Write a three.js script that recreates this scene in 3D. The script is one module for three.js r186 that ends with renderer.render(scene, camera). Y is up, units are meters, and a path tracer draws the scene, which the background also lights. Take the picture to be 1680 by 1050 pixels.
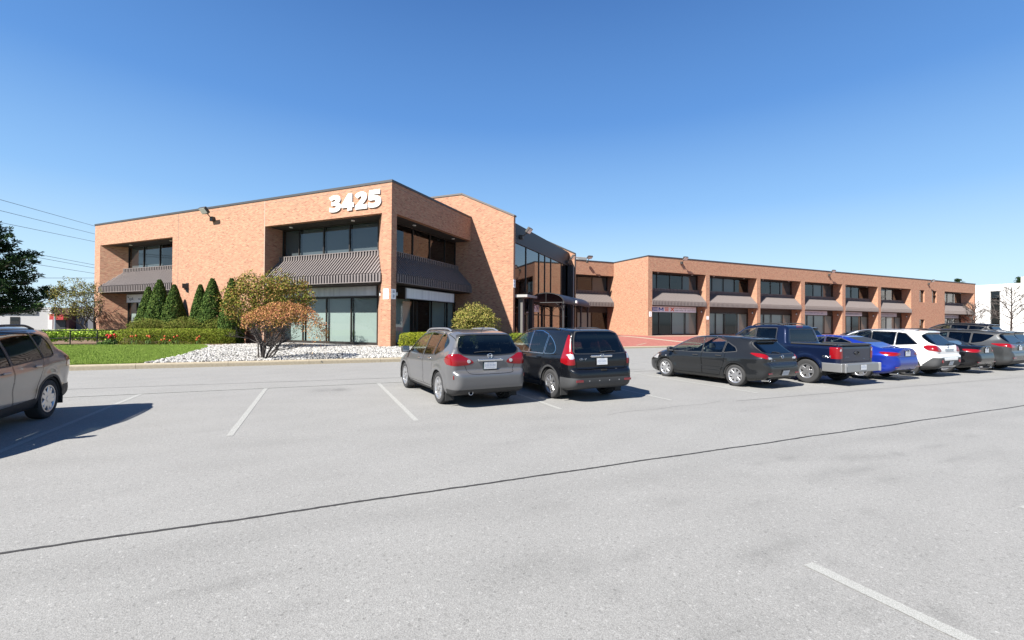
import * as THREE from 'three';
import { mergeGeometries } from 'three/addons/utils/BufferGeometryUtils.js';
import { RoundedBoxGeometry } from 'three/addons/geometries/RoundedBoxGeometry.js';
import { ImprovedNoise } from 'three/addons/math/ImprovedNoise.js';

// ------------------------------------------------------------------ camera, sky, sun, exposure
const scene = new THREE.Scene();
const EYE = 1.78;
const camera = new THREE.PerspectiveCamera(2 * Math.atan(525 / 721.55) * 180 / Math.PI, 1680 / 1050, 0.05, 3000);
camera.position.set(0, EYE, 0);
camera.rotation.order = 'YXZ';
camera.rotation.set(0.4873 * Math.PI / 180, 0, 0.4298 * Math.PI / 180);
scene.add(camera);

const renderer = new THREE.WebGLRenderer({ antialias: true });
renderer.setSize(1024, 640);
renderer.toneMapping = THREE.LinearToneMapping;
renderer.toneMappingExposure = 2.7;
renderer.shadowMap.enabled = true;

// the lot's own axes: u runs along the kerbs and the long wing, v runs away from the camera
const YD = 66.477 * Math.PI / 180, YB = 23.217 * Math.PI / 180;
const UX = Math.sin(YD), UZ = Math.cos(YD);
const ROT_LOT = Math.PI / 2 - YD, ROT_WING = -YB;
const lotX = (u, v) => u * UX - v * UZ, lotZ = (u, v) => -(u * UZ + v * UX);
const L3 = (u, v, y = 0) => new THREE.Vector3(lotX(u, v), y, lotZ(u, v));

// clear spring sky: deep blue overhead, pale near the horizon
const SKY_W = 512, SKY_H = 256;
const skyData = new Float32Array(SKY_W * SKY_H * 4);
const SUN = (() => { const d = L3(-0.98, -0.37); d.y = 1; return d.normalize(); })();
const mix3 = (a, b, t) => a.map((x, i) => x + (b[i] - x) * t);
for (let j = 0; j < SKY_H; j++) {
  const el = ((j + 0.5) / SKY_H - 0.5) * Math.PI;
  for (let i = 0; i < SKY_W; i++) {
    const az = ((i + 0.5) / SKY_W) * 2 * Math.PI - Math.PI;
    const s = Math.max(0, el);
    const stops = [[0, [0.43, 0.525, 0.575]], [0.10, [0.325, 0.47, 0.585]], [0.24, [0.165, 0.315, 0.535]], [0.42, [0.074, 0.186, 0.42]], [0.70, [0.034, 0.098, 0.268]], [1.0, [0.026, 0.075, 0.21]], [1.6, [0.024, 0.068, 0.195]]];
    let c = stops[stops.length - 1][1];
    for (let k = 0; k < stops.length - 1; k++) if (s <= stops[k + 1][0]) { const t = (s - stops[k][0]) / (stops[k + 1][0] - stops[k][0]); c = mix3(stops[k][1], stops[k + 1][1], t); break; }
    const dx = Math.cos(el) * Math.cos(az), dz = Math.cos(el) * Math.sin(az), dy = Math.sin(el);
    const cs = dx * SUN.x + dy * SUN.y + dz * SUN.z;
    const g = 1 + 0.12 * cs * cs + 0.6 * Math.pow(Math.max(0, cs), 12);
    const o = (j * SKY_W + i) * 4;
    for (let k = 0; k < 3; k++) skyData[o + k] = c[k] * g * 0.667;
    if (el < 0) { skyData[o] = 0.09; skyData[o + 1] = 0.09; skyData[o + 2] = 0.087; }
    skyData[o + 3] = 1;
  }
}
const skyTex = new THREE.DataTexture(skyData, SKY_W, SKY_H, THREE.RGBAFormat, THREE.FloatType);
skyTex.mapping = THREE.EquirectangularReflectionMapping;
skyTex.magFilter = THREE.LinearFilter; skyTex.minFilter = THREE.LinearFilter; skyTex.needsUpdate = true;
scene.background = skyTex; scene.environment = skyTex;

const sun = new THREE.DirectionalLight(new THREE.Color(1, 0.955, 0.88), 5.0);
sun.position.copy(SUN).multiplyScalar(120).add(new THREE.Vector3(10, 0, -30));
sun.target.position.set(10, 0, -30);
sun.castShadow = true; sun.shadow.mapSize.set(4096, 4096); sun.shadow.radius = 1;
Object.assign(sun.shadow.camera, { left: -80, right: 80, top: 80, bottom: -80, near: 1, far: 320 });
scene.add(sun, sun.target);

// ------------------------------------------------------------------ helpers
function rng(seed) { let s = seed >>> 0; return () => { s |= 0; s = s + 0x6D2B79F5 | 0; let t = Math.imul(s ^ s >>> 15, 1 | s); t = t + Math.imul(t ^ t >>> 7, 61 | t) ^ t; return ((t ^ t >>> 14) >>> 0) / 4294967296; }; }
const taken = new Map();
function numbered(name) { const n = taken.get(name) || 0; taken.set(name, n + 1); return n ? name + '_' + String(n).padStart(3, '0') : name; }
function tag(o, label, category, group, kind) { o.userData.label = label; o.userData.category = category; if (group) o.userData.group = group; if (kind) o.userData.kind = kind; return o; }
function shade(o) { o.traverse(m => { if (m.isMesh) { m.castShadow = true; m.receiveShadow = true; } }); return o; }
function thing(name, label, category, pos = [0, 0, 0], turn = 0, group) {
  const g = new THREE.Group(); g.name = numbered(name); g.position.set(...pos); g.rotation.y = turn; scene.add(g);
  return tag(g, label, category, group);
}
function part(parent, name, geo, mat) { const m = new THREE.Mesh(geo, mat); m.name = name; m.castShadow = m.receiveShadow = true; parent.add(m); return m; }
function single(name, label, category, geo, mat, pos = [0, 0, 0], turn = 0, group) {
  const m = new THREE.Mesh(geo, mat); m.name = numbered(name); m.position.set(...pos); m.rotation.y = turn; m.castShadow = m.receiveShadow = true; scene.add(m);
  return tag(m, label, category, group);
}
function structure(name, geo, mat, label) { const m = new THREE.Mesh(geo, mat); m.name = numbered(name); m.userData.kind = 'structure'; if (label) m.userData.label = label; m.castShadow = m.receiveShadow = true; scene.add(m); return m; }
function merge(list) { const l = list.map(g => { const q = g.index ? g.toNonIndexed() : g; for (const k of Object.keys(q.attributes)) if (!['position', 'normal', 'uv', 'color'].includes(k)) q.deleteAttribute(k); return q; }); return mergeGeometries(l, false); }
const V3 = (x, y, z) => new THREE.Vector3(x, y, z);
// uv in metres, projected along the dominant axis of each face
function boxUV(g) {
  if (g.index) g = g.toNonIndexed();
  const p = g.attributes.position, n = g.attributes.normal, uv = new Float32Array(p.count * 2);
  for (let i = 0; i < p.count; i += 3) {
    let nx = 0, ny = 0, nz = 0;
    for (let k = 0; k < 3; k++) { nx += n.getX(i + k); ny += n.getY(i + k); nz += n.getZ(i + k); }
    const ax = Math.abs(nx), ay = Math.abs(ny), az = Math.abs(nz), h = Math.hypot(nx, nz) || 1;
    for (let k = 0; k < 3; k++) {
      const x = p.getX(i + k), y = p.getY(i + k), z = p.getZ(i + k);
      if (ay > ax && ay > az) { uv[(i + k) * 2] = x; uv[(i + k) * 2 + 1] = z; }
      else { uv[(i + k) * 2] = (x * nz - z * nx) / h; uv[(i + k) * 2 + 1] = y; }
    }
  }
  g.setAttribute('uv', new THREE.BufferAttribute(uv, 2));
  return g;
}
function bx(x0, x1, y0, y1, z0, z1) { const g = new THREE.BoxGeometry(Math.abs(x1 - x0), Math.abs(y1 - y0), Math.abs(z1 - z0)); g.translate((x0 + x1) / 2, (y0 + y1) / 2, (z0 + z1) / 2); return boxUV(g); }
// vertical prism over a plan polygon [[x,z],...]
function prism(pts, y0, y1) {
  const s = new THREE.Shape(pts.map(p => new THREE.Vector2(p[0], -p[1])));
  const g = new THREE.ExtrudeGeometry(s, { depth: y1 - y0, bevelEnabled: false });
  g.rotateX(-Math.PI / 2); g.translate(0, y0, 0); return boxUV(g);
}
// wall: outline in (x,y), thickness from z0 back to z1
function slab(pts, z0, z1, holes = []) {
  const s = new THREE.Shape(pts.map(p => new THREE.Vector2(p[0], p[1])));
  for (const h of holes) s.holes.push(new THREE.Path(h.map(p => new THREE.Vector2(p[0], p[1]))));
  const a = Math.min(z0, z1), b = Math.max(z0, z1);
  const g = new THREE.ExtrudeGeometry(s, { depth: b - a, bevelEnabled: false }); g.translate(0, 0, a); return boxUV(g);
}
function tube(pts, r, seg = 24, rad = 8, closed = false) { return new THREE.TubeGeometry(new THREE.CatmullRomCurve3(pts.map(p => p.isVector3 ? p : V3(...p)), closed), seg, r, rad, closed); }
function bar(a, b, r, r2 = r, rad = 7) {
  const A = a.isVector3 ? a : V3(...a), B = b.isVector3 ? b : V3(...b), d = B.clone().sub(A), l = d.length();
  const g = new THREE.CylinderGeometry(r2, r, l, rad, 1); g.translate(0, l / 2, 0);
  g.applyQuaternion(new THREE.Quaternion().setFromUnitVectors(V3(0, 1, 0), d.normalize())); g.translate(A.x, A.y, A.z); return g;
}
function rbox(w, h, d, r, x = 0, y = 0, z = 0, seg = 2) { const g = new RoundedBoxGeometry(w, h, d, seg, r); g.translate(x, y, z); return g; }
const smooth = (a, b, x) => { const t = Math.min(1, Math.max(0, (x - a) / (b - a))); return t * t * (3 - 2 * t); };
const lerp = (a, b, t) => a + (b - a) * t;
const noiseGen = new ImprovedNoise();
const nz3 = (x, y, z = 0) => noiseGen.noise(x, y, z);
const fbm = (x, y, z = 0) => nz3(x, y, z) * 0.55 + nz3(x * 2.1, y * 2.1, z + 7) * 0.28 + nz3(x * 4.3, y * 4.3, z + 13) * 0.17;
function interp(tab, x) { if (x <= tab[0][0]) return tab[0][1]; for (let i = 0; i < tab.length - 1; i++) if (x <= tab[i + 1][0]) { const t = (x - tab[i][0]) / (tab[i + 1][0] - tab[i][0]); const s = t * t * (3 - 2 * t) * 0.5 + t * 0.5; return lerp(tab[i][1], tab[i + 1][1], s); } return tab[tab.length - 1][1]; }
function dataTex(w, h, fn, srgb = true) {
  const d = new Uint8Array(w * h * 4);
  for (let j = 0; j < h; j++) for (let i = 0; i < w; i++) { const c = fn(i, j); const o = (j * w + i) * 4; d[o] = Math.max(0, Math.min(255, c[0])); d[o + 1] = Math.max(0, Math.min(255, c[1])); d[o + 2] = Math.max(0, Math.min(255, c[2])); d[o + 3] = c.length > 3 ? c[3] : 255; }
  const t = new THREE.DataTexture(d, w, h, THREE.RGBAFormat); t.wrapS = t.wrapT = THREE.RepeatWrapping; t.magFilter = THREE.LinearFilter; t.minFilter = THREE.LinearMipmapLinearFilter; t.generateMipmaps = true;
  if (srgb) t.colorSpace = THREE.SRGBColorSpace; t.needsUpdate = true; return t;
}
function canvasTex(w, h, draw) { const c = document.createElement('canvas'); c.width = w; c.height = h; draw(c.getContext('2d'), w, h); const t = new THREE.CanvasTexture(c); t.colorSpace = THREE.SRGBColorSpace; t.anisotropy = 4; return t; }
const std = (color, roughness = 0.7, metalness = 0, extra = {}) => new THREE.MeshStandardMaterial({ color: Array.isArray(color) ? new THREE.Color().setRGB(...color) : color, roughness, metalness, ...extra });
const phys = (color, roughness, extra = {}) => new THREE.MeshPhysicalMaterial({ color: Array.isArray(color) ? new THREE.Color().setRGB(...color) : color, roughness, ...extra });

// ------------------------------------------------------------------ cars: a skin grown from three outlines, then cut into panels
const carMat = {
  tyre: std([0.022, 0.022, 0.023], 0.85), rim: std([0.5, 0.5, 0.51], 0.28, 0.85), rimDark: std([0.05, 0.05, 0.052], 0.6, 0.3),
  black: std([0.018, 0.018, 0.019], 0.55), cladding: std([0.018, 0.018, 0.019], 0.62), greyClad: std([0.036, 0.037, 0.039], 0.6), under: std([0.012, 0.012, 0.012], 0.9), gap: std([0.006, 0.006, 0.006], 0.9),
  chrome: std([0.62, 0.63, 0.65], 0.12, 1), silver: std([0.5, 0.5, 0.51], 0.32, 0.85), seat: std([0.035, 0.034, 0.035], 0.85), seatTan: std([0.2, 0.18, 0.15], 0.85),
  glass: phys([0.62, 0.70, 0.68], 0.02, { transmission: 1, thickness: 0, ior: 1.5, specularIntensity: 1 }),
  privacy: phys([0.085, 0.10, 0.105], 0.02, { transmission: 1, thickness: 0, ior: 1.55 }),
  red: phys([0.17, 0.003, 0.006], 0.2, { clearcoat: 0.8, clearcoatRoughness: 0.03, specularIntensity: 0.3 }), redDark: phys([0.13, 0.005, 0.008], 0.2, { clearcoat: 1, clearcoatRoughness: 0.05 }), amber: phys([0.2, 0.045, 0.02], 0.2, { clearcoat: 1 }),
  clear: phys([0.42, 0.43, 0.45], 0.15, { clearcoat: 1, metalness: 0.35 }), flap: std([0.02, 0.02, 0.02], 0.8),
};
const paint = (c, metal = 0.45, rough = 0.38) => phys(c, rough, { metalness: metal, clearcoat: 0.85, clearcoatRoughness: 0.02, specularIntensity: 0.12 });
const plateTex = canvasTex(256, 128, (g, w, h) => {
  g.fillStyle = '#eef0f2'; g.fillRect(0, 0, w, h); const r = rng(5);
  g.fillStyle = '#5a6f9a'; for (let i = 0; i < 7; i++) { const x = 22 + i * 31; g.globalAlpha = 0.55; g.fillRect(x, 40, 20, 44); g.globalAlpha = 0.9; g.fillStyle = '#eef0f2'; g.fillRect(x + 5 + r() * 5, 48 + r() * 8, 8, 10); g.fillRect(x + 4 + r() * 6, 66, 9, 9); g.fillStyle = '#5a6f9a'; }
  g.globalAlpha = 0.4; g.fillRect(60, 14, 136, 12); g.fillRect(40, 100, 176, 10); g.globalAlpha = 1;
});
const plateMat = new THREE.MeshStandardMaterial({ map: plateTex, roughness: 0.45, color: new THREE.Color().setRGB(0.6, 0.6, 0.6) });

function splinePts(ctrl, n, closed = true) { // Catmull-Rom through [x,y(,sharp)]
  const out = [], N = ctrl.length, segs = closed ? N : N - 1;
  for (let i = 0; i < segs; i++) {
    const p0 = ctrl[(i - 1 + N) % N], p1 = ctrl[i % N], p2 = ctrl[(i + 1) % N], p3 = ctrl[(i + 2) % N];
    const m = (a, b, c, s) => s ? 0 : (c - a) / 2;
    const l12 = Math.hypot(p2[0] - p1[0], p2[1] - p1[1]);
    const sc = (a, b) => Math.min(1, l12 / (Math.hypot(b[0] - a[0], b[1] - a[1]) / 2 + 1e-6));
    const f1 = sc(p0, p2), f2 = sc(p1, p3);
    for (let k = 0; k < n; k++) {
      const t = k / n, t2 = t * t, t3 = t2 * t, h1 = 2 * t3 - 3 * t2 + 1, h2 = -2 * t3 + 3 * t2, h3 = t3 - 2 * t2 + t, h4 = t3 - t2;
      const q = [0, 1].map(c => h1 * p1[c] + h2 * p2[c] + h3 * m(p0[c], p1[c], p2[c], p1[2]) * f1 + h4 * m(p1[c], p2[c], p3[c], p2[2]) * f2);
      out.push(q);
    }
  }
  return out;
}
function polySD(poly, x, y) {
  let B = poly.bb;
  if (!B) { B = poly.bb = [1e9, 1e9, -1e9, -1e9]; for (const p of poly) { B[0] = Math.min(B[0], p[0]); B[1] = Math.min(B[1], p[1]); B[2] = Math.max(B[2], p[0]); B[3] = Math.max(B[3], p[1]); } }
  if (!poly.full) { const q = Math.max(B[0] - x, B[1] - y, x - B[2], y - B[3]); if (q > 0.12) return q; }
  let d = 1e9, s = false;
  for (let i = 0, j = poly.length - 1; i < poly.length; j = i++) {
    const ax = poly[j][0], ay = poly[j][1], bx_ = poly[i][0], by = poly[i][1], ex = bx_ - ax, ey = by - ay, wx = x - ax, wy = y - ay;
    const t = Math.max(0, Math.min(1, (wx * ex + wy * ey) / (ex * ex + ey * ey + 1e-12)));
    const dx = wx - ex * t, dy = wy - ey * t, q = dx * dx + dy * dy; if (q < d) d = q;
    if ((ay > y) !== (by > y) && x < ex * (y - ay) / (by - ay) + ax) s = !s;
  }
  return (s ? -1 : 1) * Math.sqrt(d);
}
function smax(a, b, k) { const h = Math.max(k - Math.abs(a - b), 0) / k; return Math.max(a, b) + h * h * k * 0.25; }
function sdGrid(poly, x0, x1, y0, y1, st) { // tabulated signed distance, bilinear
  const nx = Math.ceil((x1 - x0) / st) + 2, ny = Math.ceil((y1 - y0) / st) + 2, d = new Float32Array(nx * ny);
  for (let j = 0; j < ny; j++) for (let i = 0; i < nx; i++) d[j * nx + i] = polySD(poly, x0 + i * st, y0 + j * st);
  return (x, y) => {
    let a = (x - x0) / st, b = (y - y0) / st; a = Math.max(0, Math.min(nx - 1.001, a)); b = Math.max(0, Math.min(ny - 1.001, b));
    const i = Math.floor(a), j = Math.floor(b), fx = a - i, fy = b - j, o = j * nx + i;
    return (d[o] * (1 - fx) + d[o + 1] * fx) * (1 - fy) + (d[o + nx] * (1 - fx) + d[o + nx + 1] * fx) * fy;
  };
}
// naive surface nets, then projection onto the exact surface; returns a triangle soup
function netMesh(f, lo, hi, st, pre) {
  const n = [0, 1, 2].map(k => Math.ceil((hi[k] - lo[k]) / st) + 1), F = new Float32Array(n[0] * n[1] * n[2]);
  const id = (i, j, k) => (k * n[1] + j) * n[0] + i;
  for (let j = 0; j < n[1]; j++) for (let i = 0; i < n[0]; i++) { const x = lo[0] + i * st, y = lo[1] + j * st, c = pre(x, y); for (let k = 0; k < n[2]; k++) F[id(i, j, k)] = c(lo[2] + k * st); }
  const vid = new Map(), V = [];
  const grad = (x, y, z, e = 0.012) => { const gx = f(x + e, y, z) - f(x - e, y, z), gy = f(x, y + e, z) - f(x, y - e, z), gz = f(x, y, z + e) - f(x, y, z - e); return [gx / (2 * e), gy / (2 * e), gz / (2 * e)]; };
  const cellV = (i, j, k) => {
    const key = id(i, j, k); let q = vid.get(key); if (q !== undefined) return q;
    let sx = 0, sy = 0, sz = 0, c = 0;
    for (let e = 0; e < 12; e++) {
      const ax = e >> 2, b = e & 3, o = [[0, 0, 0], [0, 0, 0]];
      const a1 = (ax + 1) % 3, a2 = (ax + 2) % 3; o[0][a1] = o[1][a1] = b & 1; o[0][a2] = o[1][a2] = b >> 1; o[1][ax] = 1;
      const A = F[id(i + o[0][0], j + o[0][1], k + o[0][2])], B = F[id(i + o[1][0], j + o[1][1], k + o[1][2])];
      if ((A < 0) !== (B < 0)) { const t = A / (A - B); sx += lerp(o[0][0], o[1][0], t); sy += lerp(o[0][1], o[1][1], t); sz += lerp(o[0][2], o[1][2], t); c++; }
    }
    let x = lo[0] + (i + sx / c) * st, y = lo[1] + (j + sy / c) * st, z = lo[2] + (k + sz / c) * st;
    for (let it = 0; it < 3; it++) { const d = f(x, y, z), g = grad(x, y, z), l = g[0] * g[0] + g[1] * g[1] + g[2] * g[2] + 1e-6; const m = Math.max(-st * 0.5, Math.min(st * 0.5, d / Math.sqrt(l))) / Math.sqrt(l); x -= g[0] * m; y -= g[1] * m; z -= g[2] * m; }
    q = V.length; V.push([x, y, z]); vid.set(key, q); return q;
  };
  const T = [];
  for (let k = 1; k < n[2] - 1; k++) for (let j = 1; j < n[1] - 1; j++) for (let i = 1; i < n[0] - 1; i++) {
    const A = F[id(i, j, k)] < 0;
    for (let ax = 0; ax < 3; ax++) {
      const e = [0, 0, 0]; e[ax] = 1; const B = F[id(i + e[0], j + e[1], k + e[2])] < 0; if (A === B) continue;
      const a1 = [0, 0, 0], a2 = [0, 0, 0]; a1[(ax + 1) % 3] = 1; a2[(ax + 2) % 3] = 1;
      const c = [cellV(i, j, k), cellV(i - a1[0], j - a1[1], k - a1[2]), cellV(i - a1[0] - a2[0], j - a1[1] - a2[1], k - a1[2] - a2[2]), cellV(i - a2[0], j - a2[1], k - a2[2])];
      if (A) T.push([V[c[0]], V[c[1]], V[c[2]]], [V[c[0]], V[c[2]], V[c[3]]]); else T.push([V[c[0]], V[c[2]], V[c[1]]], [V[c[0]], V[c[3]], V[c[2]]]);
    }
  }
  // every face must point outwards, whatever the winding convention gave
  const t0 = T[Math.floor(T.length / 2)], gx = grad(...t0[0]), e1 = [0, 1, 2].map(c => t0[1][c] - t0[0][c]), e2 = [0, 1, 2].map(c => t0[2][c] - t0[0][c]);
  const cr = [e1[1] * e2[2] - e1[2] * e2[1], e1[2] * e2[0] - e1[0] * e2[2], e1[0] * e2[1] - e1[1] * e2[0]];
  if (cr[0] * gx[0] + cr[1] * gx[1] + cr[2] * gx[2] < 0) for (const t of T) { const q = t[1]; t[1] = t[2]; t[2] = q; }
  return { T, grad };
}
function clipSoup(T, f) { // split triangles by the sign of f: [inside (f<0), outside]
  const I = [], O = [];
  for (const t of T) {
    const d = [f(t[0]), f(t[1]), f(t[2])], neg = (d[0] < 0) + (d[1] < 0) + (d[2] < 0);
    if (neg === 3) { I.push(t); continue; } if (neg === 0) { O.push(t); continue; }
    const a = [], b = [];
    for (let i = 0; i < 3; i++) {
      const j = (i + 1) % 3, p = t[i], q = t[j]; (d[i] < 0 ? a : b).push(p);
      if ((d[i] < 0) !== (d[j] < 0)) { const s = d[i] / (d[i] - d[j]), m = [lerp(p[0], q[0], s), lerp(p[1], q[1], s), lerp(p[2], q[2], s)]; a.push(m); b.push(m); }
    }
    for (const [poly, out] of [[a, I], [b, O]]) for (let k = 1; k < poly.length - 1; k++) out.push([poly[0], poly[k], poly[k + 1]]);
  }
  return [I, O];
}
function soupGeo(T, grad, off = 0) {
  const P = new Float32Array(T.length * 9), N = new Float32Array(T.length * 9), cache = new Map();
  let o = 0;
  for (const t of T) for (const p of t) {
    let n = cache.get(p); if (!n) { const g = grad(p[0], p[1], p[2], 0.016), l = Math.hypot(...g) || 1; n = [g[0] / l, g[1] / l, g[2] / l]; cache.set(p, n); }
    for (let c = 0; c < 3; c++) { P[o + c] = p[c] + n[c] * off; N[o + c] = n[c]; } o += 3;
  }
  const g = new THREE.BufferGeometry(); g.setAttribute('position', new THREE.BufferAttribute(P, 3)); g.setAttribute('normal', new THREE.BufferAttribute(N, 3)); return g;
}
function wheelParts(R, width, rimR, style) {
  const w = width / 2, tp = [];
  for (const [r, z] of [[rimR - 0.005, -w * 0.8], [rimR + 0.02, -w * 0.96], [R - 0.045, -w], [R - 0.012, -w * 0.86], [R, -w * 0.6], [R, w * 0.6], [R - 0.012, w * 0.86], [R - 0.045, w], [rimR + 0.02, w * 0.96], [rimR - 0.005, w * 0.8]]) tp.push(new THREE.Vector2(r, z));
  const tyre = new THREE.LatheGeometry(tp, 44); tyre.rotateX(Math.PI / 2);
  const rim = [];
  const rp = [[rimR - 0.004, -w * 0.8], [rimR - 0.03, -w * 0.5], [rimR - 0.035, w * 0.55], [rimR - 0.018, w * 0.76], [rimR + 0.012, w * 0.86], [rimR + 0.012, w * 0.92], [rimR - 0.02, w * 0.9], [rimR - 0.03, w * 0.6]].map(p => new THREE.Vector2(p[0], p[1]));
  const ring = new THREE.LatheGeometry(rp, 40); ring.rotateX(Math.PI / 2); rim.push(ring);
  const { n = 5, a0 = 0.045, a1 = 0.03, twin = 0 } = style;
  for (let i = 0; i < n; i++) {
    const base = i * 2 * Math.PI / n;
    for (const s of twin ? [-1, 1] : [0]) {
      const sh = new THREE.Shape(); const r0 = 0.03, r1 = rimR - 0.012, off = s * twin;
      sh.moveTo(r0, -a0 + off * 0.35); sh.lineTo(r1, -a1 + off); sh.lineTo(r1, a1 + off); sh.lineTo(r0, a0 + off * 0.35); sh.closePath();
      const g = new THREE.ExtrudeGeometry(sh, { depth: 0.022, bevelEnabled: true, bevelSize: 0.006, bevelThickness: 0.006, bevelSegments: 1 });
      g.translate(0, 0, w * 0.62); g.rotateZ(base); rim.push(g);
    }
  }
  const hub = new THREE.CylinderGeometry(0.055, 0.07, 0.05, 20); hub.rotateX(Math.PI / 2); hub.translate(0, 0, w * 0.68); rim.push(hub);
  const disc = new THREE.CylinderGeometry(rimR - 0.035, rimR - 0.035, 0.02, 32); disc.rotateX(Math.PI / 2); disc.translate(0, 0, w * 0.18);
  return { tyre, rim: merge(rim), disc };
}
const sideSign = s => p => (s > 0 ? 0.3 - p[2] : 0.3 + p[2]);
function buildCar(S) {
  // S.sil: outline [x,y], rear at -x; S.belt: [[x,y]..]; all in metres, origin on the ground mid car
  const g = new THREE.Group(), W2 = S.W / 2, st = S.res || 0.036;
  const poly = splinePts(S.sil, 10); poly.full = true; const xs = poly.map(p => p[0]), ys = poly.map(p => p[1]);
  const x0 = Math.min(...xs), x1 = Math.max(...xs), y0 = Math.min(...ys), y1 = Math.max(...ys);
  const side = sdGrid(poly, x0 - 0.3, x1 + 0.3, y0 - 0.3, y1 + 0.3, 0.02);
  const belt = x => interp(S.belt, x);
  const halfW = (x, y) => {
    let w = W2;
    const re = S.rearRound || [0.42, 0.13], fe = S.frontRound || [0.75, 0.24];
    const a = Math.max(0, (x0 + re[0] - x) / re[0]), b = Math.max(0, (x - (x1 - fe[0])) / fe[0]);
    w -= re[1] * Math.pow(a, 2.4) + fe[1] * Math.pow(b, 2.4);
    const yb = belt(x), sill = S.sill || 0.32;
    if (y < sill + 0.22) w -= (S.tuck || 0.075) * Math.pow((sill + 0.22 - y) / 0.3, 2);
    const shoulder = S.shoulderY ? S.shoulderY : yb - 0.13;
    const q = (y - shoulder) / 0.14; w -= (S.shoulder || 0.035) * smooth(-0.3, 1.1, q);
    w -= (S.waist || 0.02) * Math.exp(-Math.pow((y - (sill + 0.24)) / 0.16, 2));
    if (y > yb) w -= (y - yb) * (S.tumble || 0.34) + Math.pow(Math.max(0, y - yb), 2) * 0.16;
    if (y > yb - 0.2) { const ga = Math.max(0, (S.ghRear - x)), gb = Math.max(0, x - S.ghFront), k = smooth(-0.2, 0.15, y - yb); w -= k * ((S.ghTaperR || 0.12) * ga * ga + (S.ghTaperF || 0.10) * gb * gb); }
    for (const xw of [S.xr, S.xf]) { const r = Math.hypot(x - xw, y - S.R); w += (S.flare || 0.018) * Math.exp(-Math.pow((r - S.arch - 0.02) / 0.09, 2)); }
    return w;
  };
  let f = (x, y, z) => smax(side(x, y), (Math.abs(z) - halfW(x, y)) * 0.94, y > belt(x) ? (S.kTop || 0.16) : (S.kLow || 0.09));
  const f0 = f; let pre = (x, y) => { const a = side(x, y), k = y > belt(x) ? (S.kTop || 0.16) : (S.kLow || 0.09); if (a > 0.2) return () => a; const h = halfW(x, y); return z => smax(a, (Math.abs(z) - h) * 0.94, k); };
  if (S.modify) { f = (x, y, z) => S.modify(f0(x, y, z), x, y, z); const p0 = pre; pre = (x, y) => { const c = p0(x, y); return z => S.modify(c(z), x, y, z); }; }
  const { T, grad } = netMesh(f, [x0 - 0.1, y0 - 0.1, -W2 - 0.1], [x1 + 0.1, y1 + 0.1, W2 + 0.1], st, pre);
  const rearX = (y, z) => { let a = x0 - 0.05, b = a; while (f(b, y, z) > 0 && b < 0) { a = b; b += 0.02; } for (let i = 0; i < 12; i++) { const m = (a + b) / 2; if (f(m, y, z) > 0) a = m; else b = m; } return (a + b) / 2; };
  const sideZ = (x, y) => { let a = W2 + 0.1, b = a; while (f(x, y, b) > 0 && b > 0) { a = b; b -= 0.02; } for (let i = 0; i < 12; i++) { const m = (a + b) / 2; if (f(x, y, m) > 0) a = m; else b = m; } return (a + b) / 2; };
  const topY = (x, z) => { let a = y1 + 0.05, b = a; while (f(x, b, z) > 0 && b > 0) { a = b; b -= 0.02; } for (let i = 0; i < 12; i++) { const m = (a + b) / 2; if (f(x, m, z) > 0) a = m; else b = m; } return (a + b) / 2; };
  let rest = T, I;
  const take = (fn) => { [I, rest] = clipSoup(rest, fn); return I; };
  // wheel openings
  for (const xw of [S.xr, S.xf]) take(p => Math.max(Math.hypot(p[0] - xw, (p[1] - S.R) * (p[1] < S.R ? 0.6 : 1)) - S.arch, (W2 - 0.3) - Math.abs(p[2])));
  // glass
  const win = (S.windows || []).map(w => ({ ...w, sp: splinePts(w.pts, 6) }));
  const isRear = p => Math.max(p[0] - (S.rearGlassX || (S.ghRear + 0.2)), -10);
  const add = (name, tris, mat, off, label) => { if (!tris.length) return null; const m = part(g, name, soupGeo(tris, grad, off), mat); if (label) m.userData.label = label; return m; };
  const rearPoly = S.rearGlass ? splinePts(S.rearGlass, 6) : null;
  if (rearPoly) { const fn = p => Math.max(polySD(rearPoly, Math.abs(p[2]), p[1]), isRear(p)); add('rear_window', take(fn), S.rearTint || carMat.privacy, -0.004); add('rear_window_trim', take(p => Math.max(polySD(rearPoly, Math.abs(p[2]), p[1]) - (S.rearTrim ?? 0.022), isRear(p))), carMat.black, -0.001); }
  if (S.shield) { const sp = splinePts(S.shield, 6), fn = p => Math.max(polySD(sp, p[0], p[1]), -10) + 0; const ws = p => Math.max(fn(p), Math.abs(p[2]) - (halfW(p[0], p[1]) - 0.075)); add('windshield', take(ws), carMat.glass, -0.004); }
  if (S.backlight) { const sp = splinePts(S.backlight, 6), fn = k => p => Math.max(polySD(sp, p[0], p[1]) - k, Math.abs(p[2]) - (halfW(p[0], p[1]) - 0.10 + k)); add('rear_window', take(fn(0)), carMat.privacy, -0.004); add('rear_window_trim', take(fn(0.02)), carMat.black, 0); }
  for (const s of [1, -1]) {
    for (const w of win) add('side_window', take(p => Math.max(polySD(w.sp, p[0], p[1]), sideSign(s)(p))), w.mat || carMat.privacy, -0.006);
    for (const w of win) { const t = take(p => Math.max(polySD(w.sp, p[0], p[1]) - (S.winTrim ?? 0.022), sideSign(s)(p))); w['trim' + s] = t; }
    add('window_trim', win.flatMap(w => w['trim' + s]), S.trimMat || carMat.black, 0);
  }
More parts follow.
